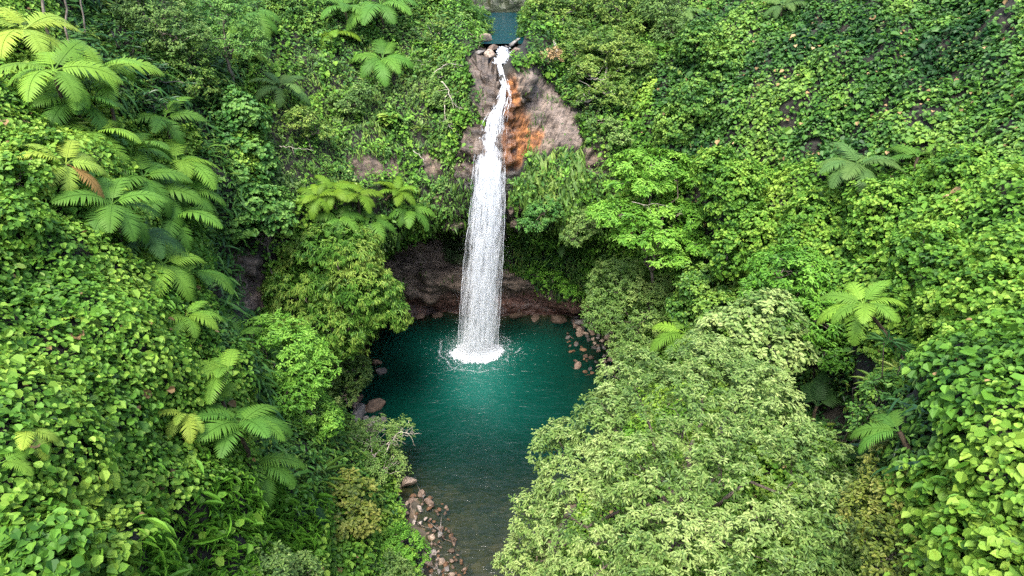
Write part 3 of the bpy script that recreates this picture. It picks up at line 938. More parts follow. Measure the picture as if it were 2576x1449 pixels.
CLIFF_A = [(650,160),(760,120),(1000,110),(1140,140),(1215,260),(1200,440),(1200,600),(1080,600),(950,640),(900,600),(740,560),(660,440)]
CLIFF_B = [(1262,440),(1330,395),(1440,300),(1480,280),(1540,380),(1560,600),(1500,760),(1400,750),(1330,705),(1262,690)]
cliffz = in_poly(tx, ty, CLIFF_A) | in_poly(tx, ty, CLIFF_B)
bamboo = in_poly(tx, ty, [(330,1330),(520,1230),(640,1210),(800,1260),(760,1500),(250,1600),(300,1420)])
under = in_poly(tx, ty, [(100,-200),(640,-200),(650,120),(560,300),(330,330),(140,180)]) | in_poly(tx, ty, [(480,300),(560,300),(640,640),(650,800),(640,860),(540,900),(520,760),(500,540)]) | \
        in_poly(tx, ty, [(2010,870),(2120,820),(2200,900),(2320,930),(2420,1100),(2300,1200),(2150,1150),(2000,1010)]) | in_poly(tx, ty, [(600,860),(700,860),(860,960),(900,1060),(960,1300),(760,1300),(640,1180)])
backf = in_poly(tx, ty, [(640,-200),(1720,-200),(1700,150),(1560,300),(1440,300),(1330,140),(1200,130),(1000,110),(760,120),(650,160)])
wall_r = (tx > 1650) & (ty < 420)
lowz = tcen[:, 2] < .55
z_vine = ~(cliffz | bamboo | under | backf) & (trk < .5) & ~lowz
soil = np.clip(1 - trk * 1.25, 0.02, 1) * (~lowz)
gapn = fbm(tcen * .55, 201, 3)
hang = fbm(np.stack([tcen[:, 0] * 1.1, tcen[:, 1] * 1.1, tcen[:, 2] * .16], 1), 205, 3)

def put(name, kind, mat, tpl, dens, w, size, h, style, seed, tint0=.5, tvar=.45, width=None, label=None):
    p, nn = scatter(dens, w, seed)
    n = len(p)
    if n == 0: return
    x, y, d = proj(p)
    hs = rng.random(n) ** 1.5
    lift = (.10 + h * hs) + .30 * np.maximum(0, fbm(p * .8, seed, 2)) * (h > .3)
    p = p + nn * lift[:, None]
    up = np.array([0, 0, 1.])
    if style == 'vine':
        nrm = unit(up * .52 + nn * .75 + rng.normal(0, .30, (n, 3)))
        tip = unit(np.array([0, 0, -.7]) + nn * .35 + rng.normal(0, .55, (n, 3)))
    elif style == 'hang':
        nrm = unit(nn * 1.0 + up * .35 + rng.normal(0, .25, (n, 3)))
        tip = unit(np.array([0, 0, -1.0]) + nn * .55 + rng.normal(0, .28, (n, 3)))
    elif style == 'spray':
        az = rng.normal(0, 1, (n, 3))
        tip = unit(az + nn * .5 + up * .25)
        nrm = unit(up * .8 + nn * .5 + rng.normal(0, .3, (n, 3)))
    s = size * np.exp(rng.normal(0, .36, n))
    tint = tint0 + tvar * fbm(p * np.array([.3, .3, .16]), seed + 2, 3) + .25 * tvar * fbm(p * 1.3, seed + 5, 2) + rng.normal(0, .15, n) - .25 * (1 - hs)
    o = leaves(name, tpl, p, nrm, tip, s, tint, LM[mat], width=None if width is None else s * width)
    tag(o, label, "ground cover", kind="stuff")
    return o

nearw = np.clip(16.0 / td, .3, 1.0)          # fewer, larger leaves are not needed far away: same density keeps leaf size true
vine_gap = np.clip(1.3 + 1.2 * gapn + .5 * hang, .45, 1.25)
left_v = z_vine & (tx < 700)
up_pool = (tcen[:, 2] > 21.8) & (tcen[:, 2] < 24.2) & (tcen[:, 1] > 54) & (np.abs(tcen[:, 0] + .9) < 2.0)
seen = seen * ~up_pool
right_lo = z_vine & (tx >= 700) & ~wall_r
put("vine_leaves", 'v', 'vine', tpl_round(), 120, left_v * vine_gap, .155, .6, 'vine', 301, .68, .6, label="bright round vine leaves blanketing the slope")
put("vine_leaves", 'v', 'vine', tpl_round(), 88, right_lo * vine_gap, .18, .6, 'vine', 311, .62, .6, label="yellow-green round vine leaves over the slope")
hang2 = fbm(np.stack([tcen[:, 0] * 1.7, tcen[:, 1] * 1.7, tcen[:, 2] * .18], 1), 209, 3)
wall_gap = np.clip(1.0 + 2.2 * hang2 + .7 * gapn, .12, 1.5)
put("vine_leaves", 'v', 'deep', tpl_round(), 92, (z_vine & wall_r) * wall_gap, .19, .45, 'vine', 321, .46 + .0, .8, label="deep green vine leaves curtaining the steep upper wall")
put("undergrowth", 'u', 'deep', tpl_oval(), 40, (under | backf) * soil * np.clip(1 + 1.3 * gapn, .15, 1.3), .24, .6, 'vine', 331, .42, .5, label="shaded mixed undergrowth of broad leaves")
put("undergrowth", 'u', 'herb', tpl_lance(.12, .2), 26, (backf | under) * soil * np.clip(.7 + 1.8 * gapn, .05, 1.3), .30, .6, 'spray', 341, .5, .5, label="mixed leafy undergrowth between the trees")
cw = cliffz * soil
put("cliff_vegetation", 'c', 'herb', tpl_frond(.10, .5), 30, cw * np.clip(.8 + 1.7 * gapn, .06, 1.4), .34, .35, 'hang', 351, .5, .6, label="small drooping ferns growing over the cliff face")
put("cliff_vegetation", 'c', 'herb', tpl_oval(.3), 40, cw * np.clip(.7 - 1.9 * gapn, .05, 1.4), .15, .35, 'vine', 361, .52, .6, label="small leafy herbs clinging to the cliff face")
put("cliff_vegetation", 'c', 'blue', tpl_round(), 10, cw * np.clip(-.1 + 2.2 * fbm(tcen * .4, 371, 2), 0, 1.4), .19, .4, 'vine', 371, .5, .5, label="blue-green creeper patches on the cliff face")
curtain = in_poly(tx, ty, [(1290,440),(1340,385),(1460,365),(1500,420),(1520,520),(1470,570),(1380,560),(1300,520)])
put("hanging_ferns", 'c', 'herb', tpl_frond(.085, .35), 26, curtain * soil, .75, .35, 'hang', 381, .50, .7, label="long hanging fern fronds draped below the bare rock face")
liprow = in_poly(tx, ty, [(940,600),(1010,560),(1090,540),(1190,545),(1190,585),(1090,595),(1010,625),(950,660)])
put("hanging_ferns", 'c', 'herb', tpl_frond(.11, .4), 34, liprow * np.clip(soil + .4, 0, 1), .50, .3, 'hang', 391, .40, .6, label="fringe of ferns hanging from the overhang above the cave")
put("bamboo_grass", 'b', 'lime', tpl_lance(.075, .3), 44, bamboo * np.clip(1 + 1.2 * gapn, .2, 1.3), .42, .7, 'spray', 401, .42, .5, label="narrow-leaved bamboo grass on the lower slope")
put("vine_leaves", 'v', 'vine', tpl_round(), 20, bamboo * np.clip(.5 - 1.2 * gapn, .1, 1.3), .25, .6, 'vine', 405, .6, .5, label="round vine leaves between the bamboo grass")
# bare dry stems that show between the vine leaves of the steep wall
p, nn = scatter(.35, (z_vine & wall_r) * np.clip(-.1 - 2 * hang, 0, 1), 7)
n = len(p)
o = leaves("dry_stems", tpl_lance(.012, .1, .0), p + nn * .2, unit(nn + rng.normal(0, .3, (n, 3))), unit(np.array([0, 0, -1.]) + rng.normal(0, .25, (n, 3))), rng.uniform(.8, 2.2, n), rng.uniform(.0, .5, n), LM['dry'])
tag(o, "dry brown vine stems between the leaves of the wall", "ground cover", kind="stuff")
# small plants on the banks
bankw = ((tcen[:, 2] > .4) & (tcen[:, 2] < 3.2) & (trk < .5)).astype(float)
put("undergrowth", 'u', 'dark', tpl_oval(.25), 34, bankw * np.clip(.8 + 1.5 * gapn, 0, 1.2), .18, .45, 'vine', 411, .55, .5, label="dark low plants along the banks of the pool")
tufts = (trk > .5) & (tcen[:, 2] > 1.5) & (tn_[:, 2] > -.1)
put("cliff_vegetation", 'c', 'herb', tpl_frond(.1, .5), 22, tufts * np.clip(-.35 + 2.2 * fbm(tcen * .9, 421, 3), 0, 1), .26, .2, 'hang', 421, .5, .5, label="tufts of small ferns in the cracks of bare rock")
put("cliff_vegetation", 'c', 'herb', tpl_oval(.3), 60, (in_poly(tx, ty, [(1108,580),(1178,578),(1178,662),(1120,655)]) & (tn_[:, 2] > -.6)) * 1.0, .10, .1, 'vine', 425, .3, .5, label="mossy green herbs on the back wall behind the fall")
rightback = in_poly(tx, ty, [(1262,575),(1290,590),(1480,590),(1500,740),(1430,745),(1340,705),(1262,670)])
put("cliff_vegetation", 'c', 'deep', tpl_oval(.3), 60, rightback * 1.0, .17, .35, 'vine', 431, .5, .5, label="shaded leafy herbs on the wall beside the fall")

# leafy clumps standing off the cliff face, and shade ferns under the tree ferns
for (mt, sd_, th_, tp, sz) in [('lime', 441, .10, tpl_oval(.28), .19), ('deep', 447, .02, tpl_oval(.28), .20), ('pale', 453, .16, tpl_oval(.26), .17), ('vine', 459, .12, tpl_round(), .19)]:
    m_ = np.clip(5 * (fbm(tcen * .55 + sd_, sd_, 3) - th_), 0, 1.2)
    put("cliff_vegetation", 'c', mt, tp, 46, (cliffz | backf) * soil * m_, sz, .95, 'vine', sd_, .55, .5, label="leafy clumps of mixed green standing off the cliff face")
put("shade_ferns", 'f', 'deep', tpl_frond(.06, .5), 14, (under & (tx < 720)) * soil, .75, .5, 'spray', 465, .42, .5, label="shade ferns filling the slope beneath the tree ferns")
put("shade_ferns", 'f', 'dark', tpl_frond(.06, .5), 8, (under & (tx > 1900)) * soil, .6, .5, 'spray', 469, .6, .5, label="dark ferns on the floor of the hollow")

mixp = np.clip(4 * (fbm(tcen * .4, 481, 3) - .08), 0, 1)
put("mixed_creepers", 'm', 'herb', tpl_oval(.28), 26, z_vine * mixp, .15, .8, 'vine', 481, .55, .5, label="small-leaved creepers threading through the round vine leaves")
put("mixed_creepers", 'm', 'lime', tpl_lance(.13, .25), 12, z_vine * np.clip(4 * (fbm(tcen * .5, 487, 3) - .12), 0, 1), .26, .8, 'spray', 487, .5, .5, label="long-leaved creepers breaking the vine blanket")
put("dead_leaves", 'm', 'dry', tpl_round(), .55, z_vine * 1.0, .2, .6, 'vine', 491, .4, .5, label="scattered dead leaves caught on the vines")
# ------------------------------------------------------------------ trees and shrubs, one thing each
OV, LA, RO = tpl_oval(), tpl_lance(.17), tpl_round()
tree("round yellow-green tree with drooping leaves beside the cave mouth, overhanging the pool", "tree",
     [(845,645,48.5,3.5,3.2,2.4),(765,740,48,2.8,2.8,2.5),(910,750,47.5,3.0,2.8,2.4),(970,795,47.5,1.8,1.9,1.3),(835,830,47,3.0,2.6,2.1),(750,810,47,2.2,2.2,1.8)],
     'yellow', tpl_lance(.16, .3), 'droop', .40, 13, .30, .28, trunk_r=.2, base=(-13.6, 42.2, 1.2), gap=-.2, tint=.1)
tree("dome-shaped bright lime tree with a flat dense crown above the fern bank", "tree",
     [(670,890,38.5,3.1,3.0,1.7),(595,940,38,1.9,2.2,1.3),(755,930,39,2.0,2.2,1.4),(665,990,37.5,2.8,2.2,1.3),(770,1030,39,1.3,1.5,1.0),(820,1060,39.5,1.0,1.2,.8)],
     'lime', tpl_lance(.2, .1), 'rosette', .36, 9, .26, .22, trunk_r=.15, tint=.12)
tree("small pale leafy tree at the water's edge below the yellow-green tree", "tree",
     [(880,930,49.5,1.5,1.6,1.3),(860,990,49,1.2,1.4,1.0),(905,950,50,.9,1.1,.9)], 'pale', tpl_lance(.16), 'rosette', .4, 9, .27, .24, base=(-12.7, 43.4, .6), trunk_r=.1, tint=-.12)
tree("lime-green tree with layered flat tiers right of the fall", "tree",
     [(1640,410,49,2.9,2.3,.8),(1600,460,48.5,2.2,2.0,.65),(1700,450,49,1.9,2.0,.65),(1560,540,47.8,2.2,2.1,.7),(1700,540,48,2.3,2.2,.7),(1640,590,47.5,2.5,2.0,.6),(1740,610,47.5,1.6,1.6,.55),(1680,645,47.2,1.5,1.5,.45)],
     'lime', tpl_lance(.19, .12), 'rosette', .42, 11, .33, .28, trunk_r=.18, tint=.16, zmin=-.25, gap=-.1)
tree("rounded grey-green tree standing over the rocky shore", "tree",
     [(1560,720,52,2.6,2.4,2.3),(1520,790,51.5,1.7,1.9,1.8),(1610,800,51,2.2,2.2,2.0),(1590,870,50.5,1.8,1.9,1.4),(1660,740,52,1.6,1.8,1.5)],
     'grey', tpl_lance(.19), 'rosette', .36, 10, .27, .19, base=(9.8, 45.6, 1.2), trunk_r=.16, tint=.04)
tree("small dull grey-green bush under the layered lime tree", "shrub",
     [(1470,565,51.5,1.3,1.3,1.1),(1440,600,51.3,.9,1.0,.8)], 'grey', tpl_oval(.22), 'rosette', .36, 10, .25, .15, name="shrub", trunk_r=.06, gap=-.4)
tree("very large pale-leaved tree filling the near bank of the stream", "tree",
     [(1720,1050,27,2.4,2.6,1.9),(1560,1080,28,1.9,2.2,1.7),(1880,1040,27,2.2,2.4,1.9),(1420,1140,28.5,1.4,1.6,1.2),(1480,1220,27.5,2.0,2.1,1.6),(1640,1210,25.5,2.3,2.3,1.8),
      (1830,1200,25,2.4,2.3,1.9),(2000,1190,25,2.2,2.2,1.8),(1350,1290,28.5,1.1,1.4,1.1),(1500,1350,26,2.1,2.0,1.7),(1690,1370,24,2.2,2.0,1.7),(1890,1370,23.5,2.3,2.0,1.7),(2060,1330,23.5,1.9,1.9,1.6),
      (1320,1420,28.5,1.2,1.5,1.0),(1460,1470,25.5,1.8,1.6,1.3),(1680,1500,23,2.0,1.6,1.4),(1920,1500,22,2.0,1.6,1.4),(1600,960,29.5,1.6,1.8,1.2),(1780,930,29.5,2.0,2.0,1.4)],
     'pale', tpl_lance(.20, .12, .09), 'rosette', .29, 10, .22, .168, trunk_r=.2, base=(8.5, 21.5, 5.6), gap=-.12, limbs=90, limb_r=.5, fill=.3, tint=.07)
tree("pale-topped tree with a looser crown rising behind the very large tree", "tree",
     [(1930,800,33,1.6,1.8,1.2),(1850,840,33,1.7,1.8,1.2),(1960,880,32.5,1.5,1.7,1.2),(1890,920,32,1.6,1.8,1.2),(1800,860,33.5,1.2,1.5,1.0)],
     'pale', OV, 'rosette', .42, 9, .3, .26, trunk_r=.16, tint=.06, bark=M_PALE)
tree("mid-green tree with horizontal sprays between the vine mounds and the pale-topped tree", "tree",
     [(2000,680,37,2.4,2.2,.9),(2080,740,36.5,1.9,2.0,.8),(2050,800,36,2.1,2.0,.7),(2080,880,35,1.6,1.7,.6),(1930,740,37,1.5,1.6,.8)],
     'lime', tpl_lance(.2, .12), 'rosette', .38, 9, .28, .23, trunk_r=.15, tint=-.16, zmin=-.3)
tree("grey-green leaning shrub tree with a dry twiggy tip over the water", "shrub",
     [(930,1110,44.5,1.9,1.9,1.3),(880,1150,44,1.5,1.6,1.2),(960,1180,43.5,1.7,1.7,1.2),(900,1210,43,1.6,1.6,1.1),(1010,1080,45,.9,1.0,.7)],
     'grey', tpl_oval(.2), 'rosette', .36, 10, .26, .15, base=(-9.0, 33.2, 1.0), trunk_r=.12, name="shrub_tree", bark=M_PALE, limbs=70, gap=-.15)
tree("olive shrub with round leathery leaves above the cobble bank", "shrub",
     [(870,1250,37.5,1.5,1.5,1.2),(830,1310,36.5,1.8,1.7,1.3),(900,1300,37,1.1,1.2,1.0),(790,1350,35.5,1.3,1.4,1.0)],
     'olive', tpl_oval(.33), 'rosette', .4, 8, .3, .22, name="shrub", trunk_r=.1, tint=.18, gap=-.15)
tree("low bright green bush among the cobbles at the stream edge", "shrub",
     [(1010,1360,39.5,1.1,1.1,.8),(970,1380,39,1.0,1.0,.8),(1040,1390,39,.9,.9,.7)], 'lime', tpl_oval(.25), 'rosette', .3, 9, .22, .14, name="shrub", trunk_r=.05, gap=-.4, tint=-.05)
tree("pale spreading bush below the low bright green bush", "shrub",
     [(960,1440,37.5,1.5,1.3,.9),(890,1440,36.5,1.3,1.3,.9),(1020,1460,38,.9,1.0,.7)], 'pale', tpl_oval(.25), 'rosette', .32, 9, .24, .16, name="shrub", trunk_r=.06, gap=-.35, tint=-.1)
tree("pale bush cut by the bottom edge beside the bamboo grass", "shrub",
     [(650,1430,26,1.2,1.2,.8),(580,1470,25,1.2,1.0,.8),(740,1455,28,1.1,1.1,.8)], 'pale', tpl_oval(.25), 'rosette', .3, 9, .24, .15, name="shrub", trunk_r=.06, gap=-.35)
# left wall
tree("blue-green round-leaved tree hugging the cliff between the tree ferns and the bare strata", "tree",
     [(600,300,45.5,1.9,1.6,1.9),(570,380,45,1.7,1.6,1.7),(630,400,45.5,1.6,1.5,1.7),(600,450,44.5,1.7,1.6,1.5)], 'blue', RO, 'shingle', .42, 8, .32, .25, trunk_r=.12, tint=.1)
tree("blue-green bush with a paler top leaning over the dark gully", "tree",
     [(640,520,44.5,1.8,1.6,1.5),(690,510,45.5,1.2,1.2,1.0),(700,560,45,1.0,1.1,1.0),(600,570,44,1.3,1.4,1.2)], 'blue', RO, 'shingle', .4, 8, .3, .24, trunk_r=.1, tint=.24)
tree("grey-green forest tree with small leaves at the top of the far slope", "tree",
     [(400,30,43,2.2,2.2,2.0),(450,90,43,1.8,1.8,1.6),(350,10,42.5,1.4,1.5,1.5)], 'grey', tpl_oval(.25), 'rosette', .4, 10, .28, .17, trunk_r=.16, tint=.0)
tree("bluish small-leaved forest tree next to the grey-green one on the far slope", "tree",
     [(560,40,46,2.3,2.2,2.0),(600,110,46,1.9,1.9,1.6),(520,90,45.5,1.5,1.6,1.5)], 'blue', tpl_oval(.25), 'rosette', .4, 10, .28, .17, trunk_r=.16, tint=.3)
tree("yellow-green bush at the foot of the bluish forest tree", "shrub",
     [(500,215,43.5,1.3,1.3,1.2),(470,150,43.5,1.5,1.4,1.2)], 'herb', tpl_oval(.25), 'rosette', .38, 9, .28, .18, name="shrub", trunk_r=.08)
# round the head of the fall
tree("dark feathery bush hanging at the edge of the upper pool", "shrub",
     [(1180,60,59,2.0,2.0,1.5),(1130,110,58,2.0,1.9,1.4),(1205,85,58.5,1.2,1.3,1.0)], 'deep', tpl_lance(.18), 'rosette', .42, 10, .3, .2, name="shrub", trunk_r=.1, tint=.06)
tree("yellow-green tree with bleached bare branches left of the head of the fall", "tree",
     [(1090,90,56,1.7,1.6,1.3),(1070,160,55,1.5,1.5,1.2),(1130,190,54,1.3,1.3,1.0),(1160,235,53.2,1.2,1.2,.9),(1090,230,53.5,1.1,1.1,.9)], 'herb', tpl_oval(.26), 'rosette', .42, 8, .3, .2, trunk_r=.13, bark=M_PALE, tint=.12, limbs=60, gap=0.0)
tree("leafy tree with thin white stems beside the upper pool", "tree",
     [(1380,40,59,2.2,2.2,1.7),(1440,90,57.5,2.0,2.0,1.5),(1350,90,58.5,1.2,1.3,1.0),(1450,10,60,2.0,2.0,1.6)], 'herb', tpl_oval(.26), 'rosette', .44, 9, .32, .21, trunk_r=.13, bark=M_PALE, limbs=60, tint=.08, base=(3.6, 56.6, 23.4))
tree("broad light green tree overhanging the bare rock face", "tree",
     [(1530,120,54.5,2.3,2.2,1.5),(1590,150,54,1.8,1.9,1.3),(1490,190,53.5,1.8,1.8,1.3),(1540,230,53,2.0,1.9,1.3),(1480,250,52.5,1.2,1.3,.9)], 'herb', tpl_oval(.26), 'rosette', .42, 10, .3, .21, trunk_r=.16, tint=.16, limbs=50, bark=M_PALE)
tree("low light green bush spilling down beside the bare rock face", "shrub",
     [(1500,300,52.5,1.6,1.5,1.1),(1550,340,52,1.5,1.5,1.0),(1590,290,52.5,1.5,1.5,1.1)], 'grey', tpl_oval(.26), 'rosette', .42, 9, .3, .2, name="shrub", trunk_r=.09, tint=.1, limbs=40, gap=-.1)
tree("withered straw-coloured bush at the top of the bare rock face", "shrub",
     [(1385,143,53.9,1.0,.7,.75),(1345,155,53.9,.6,.5,.4)], 'dry', tpl_oval(.25), 'rosette', .32, 7, .24, .17, name="dry_shrub", trunk_r=.05, gap=-.1, fill=.05, bark=M_PALE)
tree("glossy bush hanging on the cliff just right of the fall", "shrub",
     [(1370,530,51.8,1.4,1.2,.9),(1340,560,51.5,1.1,1.0,.8)], 'blue', tpl_oval(.26), 'rosette', .36, 9, .26, .18, name="shrub", trunk_r=.06, gap=-.3, tint=.1)
tree("light green bush creeping over the brown rock at the waterline", "shrub",
     [(1390,705,59,1.4,1.1,.9),(1350,690,59.5,1.0,1.0,.7),(1440,735,58.5,1.0,.9,.6)], 'lime', tpl_oval(.26), 'rosette', .36, 8, .26, .17, name="shrub", trunk_r=.06, gap=-.2, tint=-.16)
tree("dark tree added behind the upper pool to block its sky reflection", "tree", [(1215,-10,78,2.6,2.2,2.0),(1320,-15,78,2.6,2.2,2.0),(1265,-60,80,3.2,2.5,2.2)], 'deep', tpl_oval(.26), 'rosette', .5, 9, .34, .24, trunk_r=.15, tint=-.1)  # added tree: keeps the sky from mirroring in the upper pool
tree("dark leafy bush leaning over the upper pool from the near side of its outlet", "shrub", [(1335,95,58.6,1.3,1.4,1.0),(1345,50,61,1.5,1.5,1.2)], 'deep', tpl_oval(.26), 'rosette', .42, 9, .3, .2, name="shrub", trunk_r=.08, tint=.05)
# vine-covered trees of the other slope
VD = dict(leaf='vine', tpl=RO, style='shingle', spacing=.34, per=8, clump_r=.28, size=.18, zmin=-.75, trunk_r=.15, name="vine_draped_tree", gap=-.45, fill=.2, limbs=14)
def vtree(label, lobes, **k):
    kw = dict(VD); kw.update(k)
    return tree(label, "tree", lobes, group=None, **kw)
vtree("tall mound of round vine leaves just right of the layered lime tree", [(1850,500,44,1.9,1.8,2.6),(1800,430,45,1.5,1.5,1.6),(1900,600,43,1.7,1.7,2.2),(1830,640,43,1.2,1.3,1.6)])
vtree("vine-draped column between two dark gaps below the grey-green tree fern", [(2060,560,40,1.9,1.8,2.0),(2110,640,38.5,1.5,1.6,1.6),(2010,620,40,1.2,1.3,1.6)], tint=.06)
vtree("vine mound with large pale leaves beneath the grey-green tree fern", [(2230,520,36,1.9,1.8,1.6),(2290,590,35,1.7,1.6,1.8),(2190,590,36,1.3,1.4,1.5)])
vtree("deep green vine hump between the grey-green tree fern and the frame's edge", [(2440,450,34.5,2.0,1.9,1.7),(2520,520,32.5,1.8,1.8,1.7),(2380,520,35,1.3,1.4,1.4)], leaf='vine', tint=-.12)
vtree("yellow-green vine mound above the bright tree fern with the shaggy trunk", [(2330,640,30.5,1.7,1.6,1.5),(2400,700,29,1.6,1.5,1.5),(2290,720,30.5,1.0,1.1,1.3)], tint=.08)
vtree("sunlit vine mound with the yellowest leaves at the edge of the frame", [(2540,660,26,1.3,1.4,1.3),(2480,760,25.5,1.5,1.5,1.4),(2570,800,24,1.3,1.3,1.4)], tint=.14)
vtree("overhanging vine curtain beside the dark hollow", [(2420,860,26.5,1.5,1.4,1.5),(2480,940,25,1.3,1.3,1.6),(2380,800,27.5,1.2,1.2,1.1)], tint=.10)
vtree("trailing vine column under the overhanging curtain at the frame's edge", [(2530,1010,21.5,1.1,1.1,1.7),(2480,1060,22.5,.9,.9,1.4),(2570,1110,20,.9,.9,1.2)], tint=-.02)
vtree("vine mound with the largest leaves in the near corner", [(2440,1250,19,1.3,1.4,1.1),(2530,1220,18,1.2,1.2,1.0),(2500,1370,17,1.3,1.2,1.1),(2570,1440,15.5,1.0,1.0,.9)], size=.25, tint=.02)
tree("olive bush with rusty flower heads between the very large tree and the near vine mound", "shrub",
     [(2270,1190,22,1.2,1.3,.9),(2210,1290,22,1.2,1.3,1.0),(2320,1290,21,1.3,1.3,1.0),(2260,1400,20.5,1.3,1.3,1.0),(2370,1400,19.5,1.1,1.1,.9)],
     'olive', tpl_oval(.25), 'rosette', .30, 9, .23, .14, name="shrub", trunk_r=.09, tint=-.04, gap=-.3, limbs=40)
tree("shaded small-leaved bush in the hollow below the bright tree fern", "shrub",
     [(2260,1000,27.5,1.4,1.3,1.0),(2330,970,27,1.1,1.1,.9),(2200,1060,28,1.0,1.0,.8)], 'deep', tpl_oval(.26), 'rosette', .36, 8, .28, .18, name="shrub", trunk_r=.06, tint=.1)
vtree("low vine mound between the rounded grey-green tree and the tall vine mound", [(1760,720,46,1.6,1.6,1.5),(1800,780,44.5,1.5,1.5,1.4),(1720,780,47,1.2,1.2,1.3)], leaf='deep', tint=.08)
vtree("soft vine swell on the slope above the layered lime tree", [(1750,260,49.5,2.0,1.8,1.6),(1700,320,50,1.6,1.5,1.5)], leaf='deep', tint=.12)
vtree("vine hump under the two small tree ferns at the top of the wall", [(1760,110,52,1.9,1.8,1.6),(1820,170,51,1.6,1.6,1.5)], leaf='deep', tint=.1)
vtree("big-leaved vine shoulder at the near corner of the other slope", [(90,1390,15.8,1.2,1.2,.7),(230,1440,17,1.0,1.1,.7)], tint=.05, size=.24)
vtree("pale-leaved vine hump at the left edge under the top tree ferns", [(40,450,26.5,1.4,1.4,1.1),(90,380,28,1.1,1.2,.9),(30,560,24.5,1.2,1.2,1.0)], tint=.14)
vtree("rounded vine knoll between the lowest cluster of tree ferns and the big dome-shaped tree", [(430,1000,29.5,1.1,1.2,.9),(380,900,29.5,1.2,1.2,.9)], tint=-.02)

for (lab, lobes, lf, tn0) in [
    ("dark green forest tree filling the gap above the cliff's hanging ferns", [(720,20,55,2.2,2.2,1.8),(760,60,55,1.8,1.8,1.4),(700,80,54.5,1.5,1.5,1.3)], 'deep', .06),
    ("green forest tree between the drooping tree ferns and the dark feathery bush", [(1060,20,59,2.2,2.0,1.7),(1020,60,58,1.7,1.6,1.4),(1100,30,59.5,1.5,1.5,1.3)], 'deep', .1),
    ("leafy tree at the very top behind the broad light green tree", [(1560,20,59,2.5,2.2,1.8),(1620,60,57.5,1.9,1.8,1.5),(1500,30,59.5,1.8,1.8,1.5)], 'herb', .06),
    ("grey-green crown at the top edge near the small tree ferns of the vine wall", [(1660,20,56.5,2.0,1.9,1.6),(1690,80,55,1.6,1.5,1.4)], 'grey', -.02),
    ("shrub of light green leaves draped above the withered straw-coloured bush", [(1440,130,55.3,1.4,1.2,.9),(1465,165,54.6,1.2,1.1,.8)], 'herb', .16),
    ("bright green bush on the cliff edge under the bleached boughs", [(1180,200,53.3,1.0,.9,.8),(1120,250,53,1.3,1.0,.9),(1150,300,52.3,1.0,.8,.8)], 'grey', .08),
    ("low yellowish bush above the ledge row of bright ferns, below the lone tree fern", [(760,300,48.5,1.2,.9,.9),(800,330,48.8,1.0,.8,.7)], 'herb', .1),
    ("small feathery bush on the cliff between the drooping ferns and the bleached boughs", [(870,260,51.5,1.4,1.0,1.0),(910,230,52,1.0,.8,.8)], 'grey', -.05)]:
    tree(lab, "tree", lobes, lf, tpl_oval(.26), 'rosette', .42, 9, .3, .2, trunk_r=.1, tint=tn0, name="tree" if "tree " in lab.split(" the ")[0] + " " else "shrub", gap=-.3)
# thin forest trunks that show at the top of the far slope
for (px, py0, d, r_, lab) in [(163,85,37,.06,"slender grey trunk standing behind the top tree fern"), (105,60,35,.08,"dark slanting trunk at the top corner behind the brightest tree fern"), (208,60,40,.05,"thin brown trunk between dark leaves near the top of the slope")]:
    top = at(px + 6, -60, d); bot = at(px, py0, d)
    t = thing("tree", bot, lab, "tree")
    tubes("trunk", [(bend(bot - np.array([0, 0, 1.5]), top + np.array([0, 0, 3.]), 9, 0, .012) - bot, np.linspace(r_, r_ * .7, 9))], M_BARK, t)
    L = [(np.array([top[0], top[1], top[2] + 3.6]) + rng.normal(0, .4, 3), np.array([1.5, 1.5, 1.1]))]
    pos, nrm, tip, sz, ti, C, O = crown_leaves(L, .5, 8, .3, 'rosette', 900 + px)
    leaves("crown", OV, pos - bot, nrm, tip, sz, ti, LM['deep'], t)

# whorled dark plants among the top tree ferns
def rosette_plant(px, py, n_heads, spread, lift, label, leaf='dark', L=.55, name="rosette_shrub", w=.14):
    p, d = hit(px, py)
    c = at(px, py, d - lift)
    g, gn = ground(c, (0, .3, -1))
    t = thing(name, g, label, "shrub")
    P_, N_, T_, S_, I_ = [], [], [], [], []
    stems = []
    for h in range(n_heads):
        hc = c + np.array([rng.normal(0, spread), rng.normal(0, spread * .5), rng.normal(0, spread * .75)])
        m = 13
        az = np.linspace(0, 2 * math.pi, m, endpoint=False) + rng.uniform(0, 6)
        el = rng.uniform(-.25, .35, m)
        dr = np.stack([np.cos(az) * np.cos(el), np.sin(az) * np.cos(el), np.sin(el) + .1], 1)
        P_.append(hc + dr * L * .5); T_.append(dr); N_.append(unit(np.array([0, 0, 1.]) - dr * .2 + rng.normal(0, .1, (m, 3)))); S_.append(L * rng.uniform(.8, 1.15, m)); I_.append(rng.normal(.6, .2, m))
        stems.append((bend(g - np.array([0, 0, .2]) - g, hc - g, 6, .05, .04), np.linspace(.05, .02, 6)))
    leaves("crown", tpl_lance(w, .22, .03), np.concatenate(P_) - g, np.concatenate(N_), np.concatenate(T_), np.concatenate(S_), np.concatenate(I_), LM[leaf], t)
    tubes("stem", stems, M_BARK, t)
    return t
rosette_plant(300,110,11,.95,1.6,"dark shrub with whorled glossy leaves behind the top tree ferns")
rosette_plant(365,170,12,.9,1.6,"dark whorled shrub just above the bright fronds of the second tree fern row")
rosette_plant(375,250,9,.7,1.5,"dark whorled shrub wedged between the tree fern crowns and the blue-green tree")
rosette_plant(150,330,3,.4,1.1,"spiky green rosette plant between two tree fern crowns", 'herb', .8, "spiky_plant", .07)
rosette_plant(2340,900,7,.9,2.2,"dark spiky-leaved shrub in the shade of the overhanging vine curtain", 'dark', .8, "spiky_shrub", .05)
